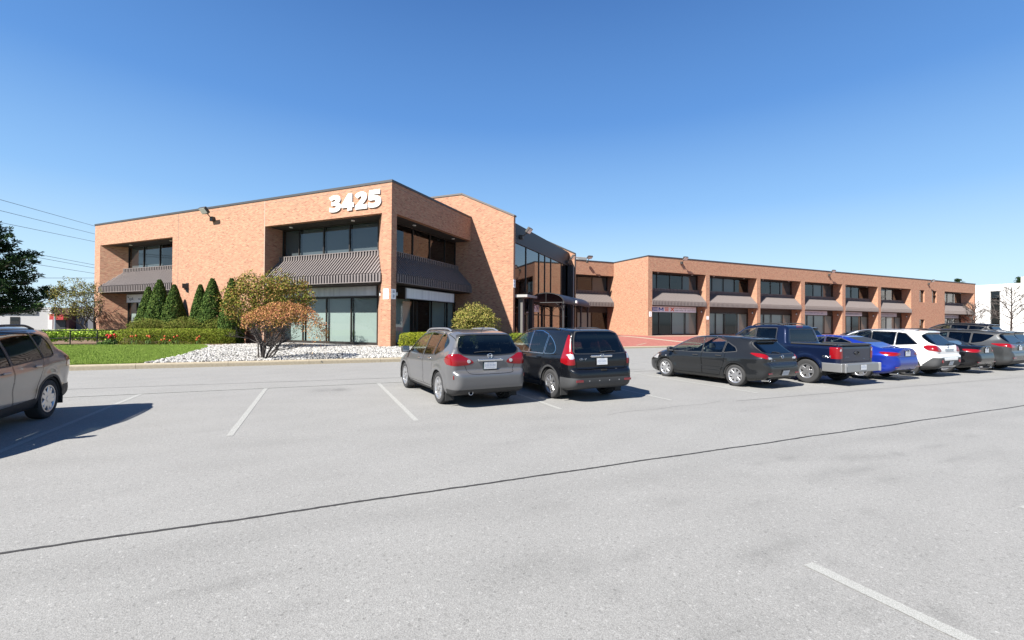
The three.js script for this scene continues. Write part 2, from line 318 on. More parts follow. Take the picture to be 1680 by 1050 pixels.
  // lamps, cladding, doors, tailgate
  for (const l of S.lamps || []) {
    const sp = splinePts(l.pts, 5), sd = l.side ? splinePts(l.side, 5) : null;
    for (const s of l.both === false ? [1] : [1, -1]) {
      const fn = l.view === 'side' ? p => Math.max(polySD(sp, p[0], p[1]), sideSign(s)(p)) : p => Math.max(polySD(sp, s * p[2], p[1]), l.front ? (x1 - 0.6) - p[0] : p[0] - (x0 + (l.deep || 0.7)), sd ? polySD(sd, p[0], p[1]) : -9, -s * p[2] - 0.0);
      add(l.name, take(fn), l.mat, l.off ?? 0.004);
    }
  }
  for (const c of S.clad || []) { add(c.name || 'cladding', take(c.fn), c.mat || carMat.cladding, c.off ?? 0.004); }
  add('underbody', take(p => p[1] - (y0 + 0.045)), carMat.under, 0);
  const doors = {};
  for (const s of [1, -1]) for (const d of S.doors || []) {
    const sp = splinePts(d.pts, 6), ss = sideSign(s), raw = p => Math.max(polySD(sp, p[0], p[1]), ss(p));
    const t = take(p => raw(p) + 0.0045); const m = add('door', t, S.paint, 0);
    add('panel_gap', take(p => raw(p) - 0.0045), carMat.gap, -0.012);
    if (m && d.handle) { const hz = sideZ(d.handle[0], d.handle[1]); const hg = rbox(0.2, 0.034, 0.03, 0.013, d.handle[0], d.handle[1], s * (hz + 0.014)); part(m, 'handle', hg, S.handleMat || S.paint); doors[s] = m; }
  }
  if (S.tailgate) { const sp = splinePts(S.tailgate, 6), raw = p => Math.max(polySD(sp, Math.abs(p[2]), p[1]), p[0] - (x0 + (S.tailgateDeep || 0.8))); add('tailgate', take(p => raw(p) + 0.0045), S.paint, 0); add('panel_gap', take(p => raw(p) - 0.0045), carMat.gap, -0.012); }
  if (S.hood) { const raw = p => Math.max(S.hood - p[0], Math.abs(p[2]) - (halfW(p[0], p[1]) - 0.09), 0.72 - p[1], p[0] - (x1 - 0.16)); add('hood', take(p => raw(p) + 0.0045), S.paint, 0); add('panel_gap', take(p => raw(p) - 0.0045), carMat.gap, -0.012); }
  add('body', rest, S.paint, 0);
  // wheel wells, wheels
  const wp = wheelParts(S.R, S.tyreW || 0.225, S.rimR || S.R * 0.66, S.rim || {});
  for (const xw of [S.xr, S.xf]) for (const s of [1, -1]) {
    const well = new THREE.CylinderGeometry(S.arch + 0.004, S.arch + 0.004, 0.3, 28, 1, true, -Math.PI / 2 - 0.25, Math.PI + 0.5); well.rotateX(-Math.PI / 2); well.rotateZ(Math.PI); well.rotateZ(-Math.PI);
    const wellBox = new THREE.TorusGeometry(S.arch - 0.02, 0.03, 6, 24, Math.PI); wellBox.translate(xw, S.R, s * (W2 - 0.06));
    const back = new THREE.CircleGeometry(S.arch + 0.01, 24, -0.3, Math.PI + 0.6); back.translate(xw, S.R, s * (W2 - 0.3));
    well.translate(xw, S.R, s * (W2 - 0.16)); part(g, 'wheel_well', merge([boxUV(well), boxUV(back), boxUV(wellBox)]), carMat.under);
    const wh = new THREE.Group(); wh.name = 'wheel'; wh.position.set(xw, S.R, s * (W2 - (S.tyreW || 0.225) / 2 - (S.wheelIn || 0.025))); if (s < 0) wh.rotation.y = Math.PI; g.add(wh);
    part(wh, 'tyre', wp.tyre, carMat.tyre); part(wh, 'rim', wp.rim, S.rimMat || carMat.rim); part(wh, 'brake_disc', wp.disc, carMat.rimDark);
  }
  // seats, dashboard and steering wheel seen through the glass
  const sy = S.seatY || 0.62, seat = [];
  for (const [sx, list] of [[S.seatF ?? 0.25, [-0.37, 0.37]], [S.seatR ?? -0.6, [-0.38, 0.38]]]) if (sx > -5) for (const z of list) {
    seat.push(rbox(0.5, 0.16, 0.48, 0.06, sx, sy - 0.1, z)); const b = rbox(0.14, 0.62, 0.46, 0.06, 0, 0.3, 0); b.rotateZ(0.22); b.translate(sx - 0.24, sy - 0.08, z); seat.push(b);
    const h = rbox(0.09, 0.17, 0.25, 0.04, 0, 0, 0); h.translate(sx - 0.42, sy + 0.62, z); seat.push(h);
  }
  part(g, 'seats', merge(seat), S.seatMat || carMat.seat);
  part(g, 'dashboard', rbox(0.4, 0.28, S.W - 0.42, 0.08, S.dashX ?? 1.0, belt(S.dashX ?? 1.0) - 0.16, 0), carMat.seat);
  const sw = new THREE.TorusGeometry(0.185, 0.016, 8, 28); sw.rotateY(Math.PI / 2); sw.rotateZ(-0.4); sw.translate((S.dashX ?? 1.0) - 0.34, belt(S.dashX ?? 1) - 0.02, -0.37); part(g, 'steering_wheel', sw, carMat.black);
  part(g, 'floor_pan', bx(x0 + 0.5, x1 - 0.7, 0.3, 0.34, -W2 + 0.32, W2 - 0.32), carMat.under);
  // mirrors
  if (S.mirror) for (const s of [1, -1]) {
    const [mx, my] = S.mirror, mz = sideZ(mx, my), sh = rbox(0.11, 0.17, 0.22, 0.05, mx - 0.02, my + 0.06, s * (mz + 0.13)), arm = rbox(0.07, 0.05, 0.12, 0.02, mx, my, s * (mz + 0.02));
    const m = part(g, 'mirror', merge([sh, arm]), S.mirrorMat || S.paint); part(m, 'mirror_glass', rbox(0.012, 0.13, 0.18, 0.005, mx - 0.078, my + 0.06, s * (mz + 0.13)), carMat.chrome);
  }
  // roof rails, wiper, plate, bar, exhaust, reflectors
  if (S.rails) for (const s of [1, -1]) { const [a, b, h, z] = S.rails, pts = []; for (let i = 0; i <= 8; i++) { const x = lerp(a, b, i / 8), e = Math.min(i, 8 - i); pts.push(V3(x, topY(x, z) + (e === 0 ? 0.0 : e === 1 ? h * 0.85 : h), s * z)); } part(g, 'roof_rail', tube(pts, 0.021, 40, 8), S.railMat || carMat.silver); }
  if (S.wiper) { const [zA, yA, zB, yB] = S.wiper, pts = []; for (let i = 0; i <= 6; i++) { const y = lerp(yA, yB, i / 6) + Math.sin(i / 6 * Math.PI) * 0.015, z = lerp(zA, zB, i / 6); pts.push(V3(rearX(y, z) - 0.02, y, z)); } part(g, 'wiper', tube(pts, 0.011, 16, 6), carMat.black); }
  if (S.plate) { const [py, pz = 0] = S.plate, px = rearX(py, pz) - 0.012, tl = Math.atan2(rearX(py + 0.08, pz) - rearX(py - 0.08, pz), 0.16); const pg = new THREE.Group(); pg.name = 'licence_plate'; pg.position.set(px, py, pz); pg.rotation.set(0, -Math.PI / 2, 0); g.add(pg); const inner = new THREE.PlaneGeometry(0.3, 0.15); inner.translate(0, 0, 0.009); const fr = rbox(0.33, 0.175, 0.014, 0.006); for (const q of [inner, fr]) q.rotateX(-tl); part(pg, 'plate_face', inner, plateMat); part(pg, 'plate_frame', fr, S.plateFrame || carMat.black); }
  if (S.bar) { const [by, bh, bw, mat] = S.bar, pts = []; const q = []; for (let i = 0; i <= 10; i++) { const z = lerp(-bw / 2, bw / 2, i / 10); q.push([rearX(by, z) - 0.016, z]); } const geos = []; for (let i = 0; i < 10; i++) { const a = q[i], b = q[i + 1], l = Math.hypot(b[0] - a[0], b[1] - a[1]); const bg = rbox(0.04, bh, l + 0.004, 0.012); bg.rotateY(Math.atan2(b[0] - a[0], b[1] - a[1])); bg.translate((a[0] + b[0]) / 2, by, (a[1] + b[1]) / 2); geos.push(bg); } part(g, 'tailgate_bar', merge(geos), mat || carMat.chrome); }
  for (const [ey, ez, er] of S.exhaust || []) { const ex = new THREE.CylinderGeometry(er, er, 0.22, 18, 1, true); ex.rotateZ(Math.PI / 2 - 0.1); ex.translate(x0 + 0.2, ey, ez); const ring = new THREE.TorusGeometry(er, 0.007, 6, 18); ring.rotateY(Math.PI / 2); ring.translate(x0 + 0.09, ey, ez); const m = part(g, 'exhaust_pipe', merge([boxUV(ex), boxUV(ring)]), carMat.chrome); const dk = new THREE.CircleGeometry(er, 16); dk.rotateY(-Math.PI / 2); dk.translate(x0 + 0.16, ey, ez); part(m, 'exhaust_bore', dk, carMat.gap); }
  if (S.emblem) { const [ey, shape] = S.emblem, ex = rearX(ey, 0) - (S.emblemOut || 0.014); const gs = []; if (shape === 'ring' || shape === 'wing') { const t = new THREE.TorusGeometry(0.05, 0.009, 8, 28); if (shape === 'wing') t.scale(1.15, 0.9, 1); gs.push(boxUV(t)); gs.push(shape === 'ring' ? rbox(0.15, 0.024, 0.012, 0.004) : tube([[-0.045, 0.03, 0], [-0.02, -0.005, 0], [0, -0.02, 0], [0.02, -0.005, 0], [0.045, 0.03, 0]], 0.009, 16, 6)); } else if (shape === 'h') { gs.push(boxUV(new THREE.TorusGeometry(0.055, 0.007, 6, 4).rotateZ(Math.PI / 4).scale(1.05, 0.9, 1)), bar([-0.022, -0.033, 0], [-0.03, 0.036, 0], 0.009), bar([0.022, -0.033, 0], [0.03, 0.036, 0], 0.009), bar([-0.026, 0, 0], [0.026, 0, 0], 0.008)); } else { const o = new THREE.TorusGeometry(0.05, 0.012, 8, 28); o.scale(shape === 'oval' ? 1.5 : 1, shape === 'oval' ? 0.7 : 0.5, 1); gs.push(boxUV(o)); } const eg = merge(gs.map(boxUV)); eg.rotateY(-Math.PI / 2); eg.translate(ex, ey, 0); part(g, 'emblem', eg, carMat.chrome); }
  if (S.after) S.after(g, { rearX, sideZ, topY, f, x0, x1, y0, y1, W2 });
  g.userData.rear = x0; return g;
}
// put a car on the lot: u of its centre line, v of its rear axle (or bumper), facing away from (+1) or towards (-1) the camera
function park(g, name, label, u, vAxle, xr, dir = 1, turn = 0, group, category = 'car') {
  g.name = numbered(name); g.rotation.set(0, ROT_LOT + (dir > 0 ? Math.PI / 2 : -Math.PI / 2) + turn, 0);
  const d = -xr * g.scale.x, c = L3(u - dir * Math.sin(turn) * d, vAxle + dir * Math.cos(turn) * d, 0); g.position.copy(c); scene.add(g);
  delete g.userData.rear; return tag(g, label, category, group);
}

// ------------------------------------------------------------------ surfaces
const rA = rng(11);
const asphaltTex = (() => {
  const N = 2048, h = new Float32Array(N * N), r = rng(3);
  for (let i = 0; i < N * N; i++) h[i] = (r() + r() + r() - 1.5) * 0.72;
  for (let k = 0; k < 52000; k++) { const x = Math.floor(r() * N), y = Math.floor(r() * N), s = 1 + Math.floor(r() * 2.6), v = (r() - 0.5) * 0.85; for (let a = -s; a <= s; a++) for (let b = -s; b <= s; b++) if (a * a + b * b <= s * s) h[((y + b + N) % N) * N + ((x + a + N) % N)] += v; }
  return dataTex(N, N, (i, j) => { const a = h[j * N + i], m = 170 + a * 44 + 2.5 * Math.sin(i * 2 * Math.PI / N * 3 + Math.sin(j * 2 * Math.PI / N * 2) * 2) * Math.sin(j * 2 * Math.PI / N * 4 + 1); return [m, m - 0.5, m - 2.5]; });
})();
asphaltTex.repeat.set(1 / 7.3, 1 / 7.3);
const asphaltMat = new THREE.MeshStandardMaterial({ map: asphaltTex, bumpMap: asphaltTex, bumpScale: 0.006, roughness: 0.92, vertexColors: true, color: new THREE.Color().setRGB(0.475, 0.473, 0.466) });
// matter lying on the asphalt: tyre-darkened lanes, oil spots, scuffs
const spots = []; { const r = rng(21); const put = (u, v, a, b, k) => spots.push([u, v, a, b, k]);
  for (let i = 0; i < 70; i++) put(-2 + r() * 13, 1.2 + r() * 3.0, 0.06 + r() * 0.3, 0.03 + r() * 0.07, 0.05 + r() * 0.16);
  for (let i = 0; i < 60; i++) put(-8 + r() * 34, 4.6 + r() * 8, 0.05 + r() * 0.35, 0.03 + r() * 0.09, 0.03 + r() * 0.09);
  for (const u of [0.2, 3.1, 6.1, 9.1, 12, 15]) for (let i = 0; i < 5; i++) put(u + (r() - 0.5) * 0.7, 11.6 + r() * 1.6, 0.12 + r() * 0.2, 0.1 + r() * 0.2, 0.1 + r() * 0.12);
  put(3.15, 2.35, 0.2, 0.12, 0.16); put(3.05, 1.95, 0.26, 0.1, 0.13); put(6.1, 3.3, 0.5, 0.09, 0.2); put(8.4, 3.5, 0.4, 0.07, 0.17); put(8.0, 3.0, 0.3, 0.06, 0.16); put(1.4, 2.9, 0.45, 0.2, 0.1); put(2.2, 2.7, 0.2, 0.05, 0.22); }
function asphaltTone(u, v) {
  let t = 1 + fbm(u * 0.15, v * 0.15, 1) * 0.02 + fbm(u * 2.6, v * 2.8, 5) * 0.022;
  const lane = (c, w, k) => k * Math.exp(-Math.pow((v - c + 0.25 * nz3(u * 0.2, c)) / w, 2)) * (0.6 + 0.6 * fbm(u * 0.5, c + 3, 2) + 0.2);
  t -= lane(7.35, 0.22, 0.05) + lane(6.6, 0.16, 0.035) + lane(4.15, 0.2, 0.09) + lane(16.2, 0.3, 0.03) + lane(17.8, 0.3, 0.025);
  for (const s of spots) { const a = (u - s[0]) / s[2], b = (v - s[1]) / s[3], q = a * a + b * b; if (q < 5) t -= 1.15 * s[4] * Math.exp(-q) * (0.75 + 0.5 * nz3(u * 18, v * 18, 3)); }
  return Math.max(0.4, t);
}
{
  const axis = (a, b, st, far, n) => { const o = []; for (let i = n; i >= 1; i--) o.push(a - (far * (Math.pow(1.22, i) - 1)) / (Math.pow(1.22, n) - 1)); for (let x = a; x < b; x += st) o.push(x); for (let i = 0; i <= n; i++) o.push(b + (far * (Math.pow(1.22, i) - 1)) / (Math.pow(1.22, n) - 1)); return o; };
  const us = axis(-7, 14, 0.11, 900, 34), vs = axis(0.2, 13.5, 0.11, 900, 34), nu = us.length, nv = vs.length;
  const P = new Float32Array(nu * nv * 3), UV = new Float32Array(nu * nv * 2), C = new Float32Array(nu * nv * 3), idx = [];
  for (let j = 0; j < nv; j++) for (let i = 0; i < nu; i++) {
    const o = j * nu + i, u = us[i], v = vs[j]; P[o * 3] = lotX(u, v); P[o * 3 + 1] = 0; P[o * 3 + 2] = lotZ(u, v); UV[o * 2] = u; UV[o * 2 + 1] = v;
    const t = asphaltTone(u, v); C[o * 3] = t; C[o * 3 + 1] = t * 0.997; C[o * 3 + 2] = t * 0.993;
    if (i < nu - 1 && j < nv - 1) idx.push(o, o + 1, o + nu + 1, o, o + nu + 1, o + nu);
  }
  const g = new THREE.BufferGeometry(); g.setAttribute('position', new THREE.BufferAttribute(P, 3)); g.setAttribute('uv', new THREE.BufferAttribute(UV, 2)); g.setAttribute('color', new THREE.BufferAttribute(C, 3)); g.setIndex(idx); g.computeVertexNormals();
  structure('parking_lot', g, asphaltMat);
}
// painted stall lines, worn
const lineTex = dataTex(256, 256, (() => { const r = rng(8); return () => { const k = r(); const m = k < 0.34 ? 150 + r() * 40 : 218 + r() * 26; return [m, m, m - 3]; }; })());
lineTex.repeat.set(2.2, 2.2);
const lineMat = new THREE.MeshStandardMaterial({ map: lineTex, roughness: 0.85, color: new THREE.Color().setRGB(0.385, 0.385, 0.375) });
const wornMat = new THREE.MeshStandardMaterial({ map: lineTex, roughness: 0.85, color: new THREE.Color().setRGB(0.36, 0.36, 0.35) });
function strip(u0, v0, u1, v1, w, y, jag = 0, seed = 1, step = 0.12) {
  const L = Math.hypot(u1 - u0, v1 - v0), n = Math.max(2, Math.ceil(L / step)), du = (u1 - u0) / L, dv = (v1 - v0) / L, r = rng(seed), P = [], UV = [], idx = [];
  for (let i = 0; i <= n; i++) { const s = L * i / n, o = jag ? nz3(s * 0.9, seed) * jag * 2 + nz3(s * 5, seed + 3) * jag * 0.6 : 0; for (const e of [-1, 1]) { const ww = w / 2 * (jag ? 0.75 + r() * 0.5 : 0.93 + r() * 0.12) * e + o, u = u0 + du * s - dv * ww, v = v0 + dv * s + du * ww; P.push(lotX(u, v), y, lotZ(u, v)); UV.push(u, v); } if (i < n) { const a = i * 2; idx.push(a, a + 2, a + 1, a + 1, a + 2, a + 3); } }
  const g = new THREE.BufferGeometry(); g.setAttribute('position', new THREE.Float32BufferAttribute(P, 3)); g.setAttribute('uv', new THREE.Float32BufferAttribute(UV, 2)); g.setIndex(idx); g.computeVertexNormals();
  const nn = g.attributes.normal; if (nn.getY(0) < 0) { const q = g.index.array; for (let i = 0; i < q.length; i += 3) { const t = q[i]; q[i] = q[i + 1]; q[i + 1] = t; } g.computeVertexNormals(); } return g;
}
{
  const us = [-9.4, -6.65, -3.95, -1.28, 1.62, 4.63, 7.62, 10.6]; for (let u = 13.55; u < 45; u += 2.95) us.push(u);
  us.forEach((u, i) => structure('stall_line', strip(u, 8.04, u - 0.04, 13.42, 0.095, 0.004, 0, 30 + i), lineMat));
  for (let u = 13.6; u < 45; u += 2.95) structure('stall_line', strip(u, 13.5, u, 18.7, 0.11, 0.004, 0, 70 + Math.round(u)), lineMat);
  structure('stall_head_line', strip(-14, 13.46, 45, 13.46, 0.07, 0.008, 0, 5, 0.4), wornMat);
  structure('stall_line', strip(3.36, 2.14, 3.6, -3.2, 0.105, 0.004, 0, 44), lineMat);
  structure('stall_line', strip(6.4, 2.0, 6.5, -3.2, 0.115, 0.004, 0, 45), lineMat);
  const tar = std([0.022, 0.021, 0.021], 0.85), seam = std([0.12, 0.118, 0.116], 0.9);
  structure('pavement_joint', strip(-30, 4.78, 60, 4.30, 0.034, 0.004, 0.012, 9, 0.04), tar);
  structure('pavement_seam', strip(-24, 15.9, 12, 14.1, 0.03, 0.004, 0.02, 12, 0.15), seam);
  for (const [a, b, c, d, k] of [[-6, 16.8, 3, 17.4, 55], [5.2, 7.2, 8.6, 7.5, 56]]) structure('hairline_crack', strip(a, b, c, d, 0.008, 0.004, 0.06, k, 0.05), seam);
  structure('pavement_seam', strip(9, 7.4, 40, 6.9, 0.02, 0.004, 0.02, 13, 0.15), seam);
}
// landscaped bed: lawn, gravel, soil, behind a concrete kerb
const bedY = (u, v) => 0.165 + 0.14 * smooth(20.6, 28, v) + 0.03 * nz3(u * 0.3, v * 0.3, 4) * smooth(20.7, 22, v);
function sheet(pts, st, yfn, uvs = 1) { // triangulated polygon in lot coordinates on a grid, heights from yfn
  const q = pts, bb = [1e9, 1e9, -1e9, -1e9]; for (const p of q) { bb[0] = Math.min(bb[0], p[0]); bb[1] = Math.min(bb[1], p[1]); bb[2] = Math.max(bb[2], p[0]); bb[3] = Math.max(bb[3], p[1]); }
  let T = []; for (let u = bb[0]; u < bb[2]; u += st) for (let v = bb[1]; v < bb[3]; v += st) { const a = [u, v, 0], b = [u + st, v, 0], c = [u + st, v + st, 0], d = [u, v + st, 0]; T.push([a, b, c], [a, c, d]); }
  q.full = true; T = clipSoup(T, p => polySD(q, p[0], p[1]))[0];
  const P = [], UV = []; for (const t of T) for (const p of t) { P.push(lotX(p[0], p[1]), yfn(p[0], p[1]), lotZ(p[0], p[1])); UV.push(p[0] * uvs, p[1] * uvs); }
  const g = new THREE.BufferGeometry(); g.setAttribute('position', new THREE.Float32BufferAttribute(P, 3)); g.setAttribute('uv', new THREE.Float32BufferAttribute(UV, 2)); g.computeVertexNormals(); return g;
}
const KV = 20.5;
const lawnEdge = splinePts([[-6.35, KV + 0.2], [-6.0, 22.2], [-5.75, 24.8], [-5.75, 28], [-6.1, 31.0], [-7.0, 32.6], [-9.0, 33.0], [-11.6, 33.2], [-13, 33.9], [-16, 35], [-22, 36.2]], 8, false);
const lawnPoly = [...lawnEdge, [-60, 39], [-60, KV + 0.2]];
const gravelPoly = [[-6.35, KV + 0.2], ...lawnEdge.slice(0, 40), [-6.0, 31.6], [-4.6, 33.2], [-2.5, 33.2], [2.9, 27.6], [3.9, 27.2], [5.6, 28.3], [10.6, 33.4], [13.4, 31.3], [14.2, 29.2], [13.0, 27.6], [10.0, 26.6], [8.2, 24.6], [7.2, 22], [5.6, KV + 0.2]];
const grassTex = dataTex(512, 512, (() => { const r = rng(14); return (i, j) => { const n = fbm(i / 60, j / 60, 3) * 22 + (r() - 0.5) * 46; return [122 + n * 0.9, 148 + n, 50 + n * 0.5]; }; })()); grassTex.repeat.set(0.6, 0.6);
const grassMat = new THREE.MeshStandardMaterial({ map: grassTex, bumpMap: grassTex, bumpScale: 0.03, roughness: 0.95, color: new THREE.Color().setRGB(0.60, 0.66, 0.42) });
structure('lawn', sheet(lawnPoly, 0.5, (u, v) => bedY(u, v) + 0.03), grassMat);
const soilTex = dataTex(256, 256, (() => { const r = rng(15); return () => { const n = (r() - 0.5) * 60; return [96 + n, 76 + n, 58 + n * 0.9]; }; })());
structure('planting_soil', sheet([[-30, 30.5], [-13, 32.6], [-6.6, 31.2], [-4.0, 31.6], [-1, 32], [3, 27.4], [4.3, 26.6], [6, 26.5], [11, 32.2], [12.6, 30.6], [13.6, 31], [11.2, 34.2], [4, 28], [-19, 51.5], [-30, 51]], 0.6, (u, v) => bedY(u, v) + 0.012), new THREE.MeshStandardMaterial({ map: soilTex, roughness: 1 }));
structure('gravel_bed', sheet(gravelPoly, 0.4, (u, v) => bedY(u, v) + 0.02), new THREE.MeshStandardMaterial({ map: dataTex(256, 256, (() => { const r = rng(16); return () => { const n = (r() - 0.5) * 70; return [84 + n, 78 + n, 72 + n]; }; })()), roughness: 0.95 }));
{ // loose white stones
  const r = rng(17), geo = new THREE.IcosahedronGeometry(1, 0), p = geo.attributes.position; for (let i = 0; i < p.count; i++) { const k = 0.82 + 0.3 * Math.abs(nz3(p.getX(i) * 2.3 + 5, p.getY(i) * 2.3, p.getZ(i) * 2.3)); p.setXYZ(i, p.getX(i) * k * 1.15, p.getY(i) * k * 0.7, p.getZ(i) * k); } geo.computeVertexNormals();
  const pos = []; gravelPoly.full = true; let guard = 0; while (pos.length < 15000 && guard++ < 90000) { const u = -6.6 + r() * 20.4, v = KV + 0.15 + r() * 13; if (polySD(gravelPoly, u, v) < -0.03) { const near = u < 6.4; if (near || r() < 0.35) pos.push([u, v]); } }
  const m = new THREE.InstancedMesh(geo, std([1, 1, 1], 0.9), pos.length), M = new THREE.Matrix4(), q = new THREE.Quaternion(), c = new THREE.Color(); m.name = 'gravel_stones';
  pos.forEach(([u, v], i) => { const s = 0.032 + r() * 0.034, w = L3(u, v, bedY(u, v) + 0.02 + s * 0.3); q.setFromEuler(new THREE.Euler(r() * 0.8, r() * 6.28, r() * 0.8)); M.compose(w, q, V3(s, s, s)); m.setMatrixAt(i, M); const k = r() < 0.2 ? 0.07 + r() * 0.12 : 0.24 + r() * 0.19; c.setRGB(k, k * (0.955 + r() * 0.03), k * (0.88 + r() * 0.06)); m.setColorAt(i, c); });
  tag(m, 'loose white and grey river stones covering the bed by the kerb', 'gravel', null, 'stuff'); m.castShadow = m.receiveShadow = true; scene.add(m);
}
{ // grass blades
  const r = rng(18), g = new THREE.BufferGeometry(), P = []; for (let k = 0; k < 7; k++) { const a = k * 0.9, dx = Math.cos(a), dz = Math.sin(a), o = 0.03, lean = 0.02; P.push(dx * o - dz * 0.006, 0, dz * o + dx * 0.006, dx * o + dz * 0.006, 0, dz * o - dx * 0.006, dx * (o + lean), 0.05 + 0.012 * (k % 3), dz * (o + lean)); } g.setAttribute('position', new THREE.Float32BufferAttribute(P, 3)); g.computeVertexNormals();
  const pos = []; lawnPoly.full = true; while (pos.length < 26000) { const u = -16 + r() * 11, v = KV + 0.16 + Math.pow(r(), 1.3) * 13; if (polySD(lawnPoly, u, v) < -0.02) pos.push([u, v]); }
  const m = new THREE.InstancedMesh(g, std([1, 1, 1], 0.8, 0, { side: THREE.DoubleSide }), pos.length), M = new THREE.Matrix4(), q = new THREE.Quaternion(), c = new THREE.Color(); m.name = 'grass_blades';
  pos.forEach(([u, v], i) => { const s = 0.7 + r() * 0.6; q.setFromEuler(new THREE.Euler(0, r() * 6.28, 0)); M.compose(L3(u, v, bedY(u, v) + 0.028), q, V3(s, s, s)); m.setMatrixAt(i, M); const k = 0.75 + r() * 0.5; c.setRGB(0.175 * k, 0.25 * k, 0.03 * k); m.setColorAt(i, c); });
  tag(m, 'short mown green grass of the lawn beside the gravel', 'grass', null, 'stuff'); m.receiveShadow = true; scene.add(m);
}
// kerb: concrete lengths with open joints
const concreteTex = dataTex(512, 512, (() => { const r = rng(19); return (i, j) => { const n = fbm(i / 40, j / 40, 9) * 20 + (r() - 0.5) * 26; return [205 + n, 194 + n, 172 + n]; }; })()); concreteTex.repeat.set(0.8, 0.8);
const kerbMat = new THREE.MeshStandardMaterial({ map: concreteTex, bumpMap: concreteTex, bumpScale: 0.004, roughness: 0.9, color: new THREE.Color().setRGB(0.50, 0.48, 0.45) });
function kerbRun(name, label, path, w = 0.26, h = 0.15, len = 2.9, seed = 1) {
  const g = thing(name, label, 'kerb'); g.userData.kind = 'structure'; delete g.userData.category; const r = rng(seed);
  for (let i = 0; i < path.length - 1; i++) {
    const [u0, v0] = path[i], [u1, v1] = path[i + 1], L = Math.hypot(u1 - u0, v1 - v0), n = Math.max(1, Math.round(L / len));
    for (let k = 0; k < n; k++) {
      const gap = 0.009, l = L / n - gap, sh = new THREE.Shape(); sh.moveTo(0, -0.05); sh.lineTo(w, -0.05); sh.lineTo(w, h - 0.004); sh.lineTo(0.055, h); sh.quadraticCurveTo(0.012, h - 0.004, 0.004, h * 0.62); sh.lineTo(0, 0); sh.closePath();
      const e = new THREE.ExtrudeGeometry(sh, { depth: l, bevelEnabled: false }); e.translate(0, (r() - 0.5) * 0.006, gap / 2); e.rotateY(Math.PI / 2); // x along run, profile towards -z
      e.applyMatrix4(new THREE.Matrix4().makeTranslation(0, 0, 0)); const bg = boxUV(e);
      const m = part(g, 'kerb_block', bg, kerbMat); const a = (k / n), p = L3(lerp(u0, u1, a), lerp(v0, v1, a), 0); m.position.copy(p); m.rotation.y = ROT_LOT + Math.atan2(v1 - v0, u1 - u0);
    }
  }
  return g;
}
const arc = (cu, cv, r, a0, a1, n) => Array.from({ length: n + 1 }, (_, i) => { const a = lerp(a0, a1, i / n); return [cu + r * Math.cos(a), cv + r * Math.sin(a)]; });
kerbRun('kerb', 'pale concrete kerb along the lawn and gravel bed', [[-50, KV], [5.4, KV], ...arc(5.4, KV + 2.2, 2.2, -Math.PI / 2 + 0.3, 0, 5), [7.8, 24.4], ...arc(10.0, 24.4, 2.2, Math.PI, Math.PI / 2 + 0.15, 5), [16, 26.5]], 0.28, 0.19, 2.9, 3);
kerbRun('kerb', 'concrete kerb edging the red paved forecourt', [[16, 26.5], [60, 27.6]], 0.24, 0.14, 2.9, 4);
// red paved forecourt rising gently to the long wing
const plazaY = (u, v) => 0.12 + 0.31 * smooth(27, 43, v);
const paverTex = dataTex(512, 512, (() => { const r = rng(23), cell = []; for (let i = 0; i < 1024; i++) cell.push(r()); return (i, j) => { const row = Math.floor(j / 16), x = i + (row % 2) * 16, col = Math.floor(x / 32) % 16, k = cell[(row * 16 + col) % 1024], edge = (x % 32 < 2 || j % 16 < 2) ? -26 : 0; return [166 + k * 26 + edge, 100 + k * 22 + edge, 88 + k * 20 + edge]; }; })()); paverTex.repeat.set(0.3, 0.3);
const paverMat = new THREE.MeshStandardMaterial({ map: paverTex, roughness: 0.9, color: new THREE.Color().setRGB(0.6, 0.58, 0.58) });
structure('paved_forecourt', sheet([[10.2, 26.7], [16, 26.68], [60, 27.78], [120, 28.5], [120, 45], [37, 45], [37, 56], [20, 56], [12.5, 36], [14.2, 30.2]], 1.2, plazaY), paverMat);
const slabMat = new THREE.MeshStandardMaterial({ map: concreteTex, roughness: 0.9, color: new THREE.Color().setRGB(0.5, 0.49, 0.48) });
const onPlaza = (u0, v0, u1, v1, w) => { const g = strip(u0, v0, u1, v1, w, 0, 0, 2, 0.8), p = g.attributes.position; for (let i = 0; i < p.count; i++) { const x = p.getX(i), z = -p.getZ(i), u = x * UX + z * UZ, v = -x * UZ + z * UX; p.setY(i, plazaY(u, v) + 0.005); } g.computeVertexNormals(); return g; };
structure('concrete_walk', onPlaza(36.6, 41.9, 115, 41.9, 2.0), slabMat); structure('concrete_band', onPlaza(32.6, 43.5, 31, 28.0, 0.9), slabMat);
structure('concrete_band', onPlaza(23.2, 28.3, 26.5, 31.0, 0.12), slabMat); structure('concrete_band', onPlaza(37, 30, 110, 30.6, 1.2), slabMat);

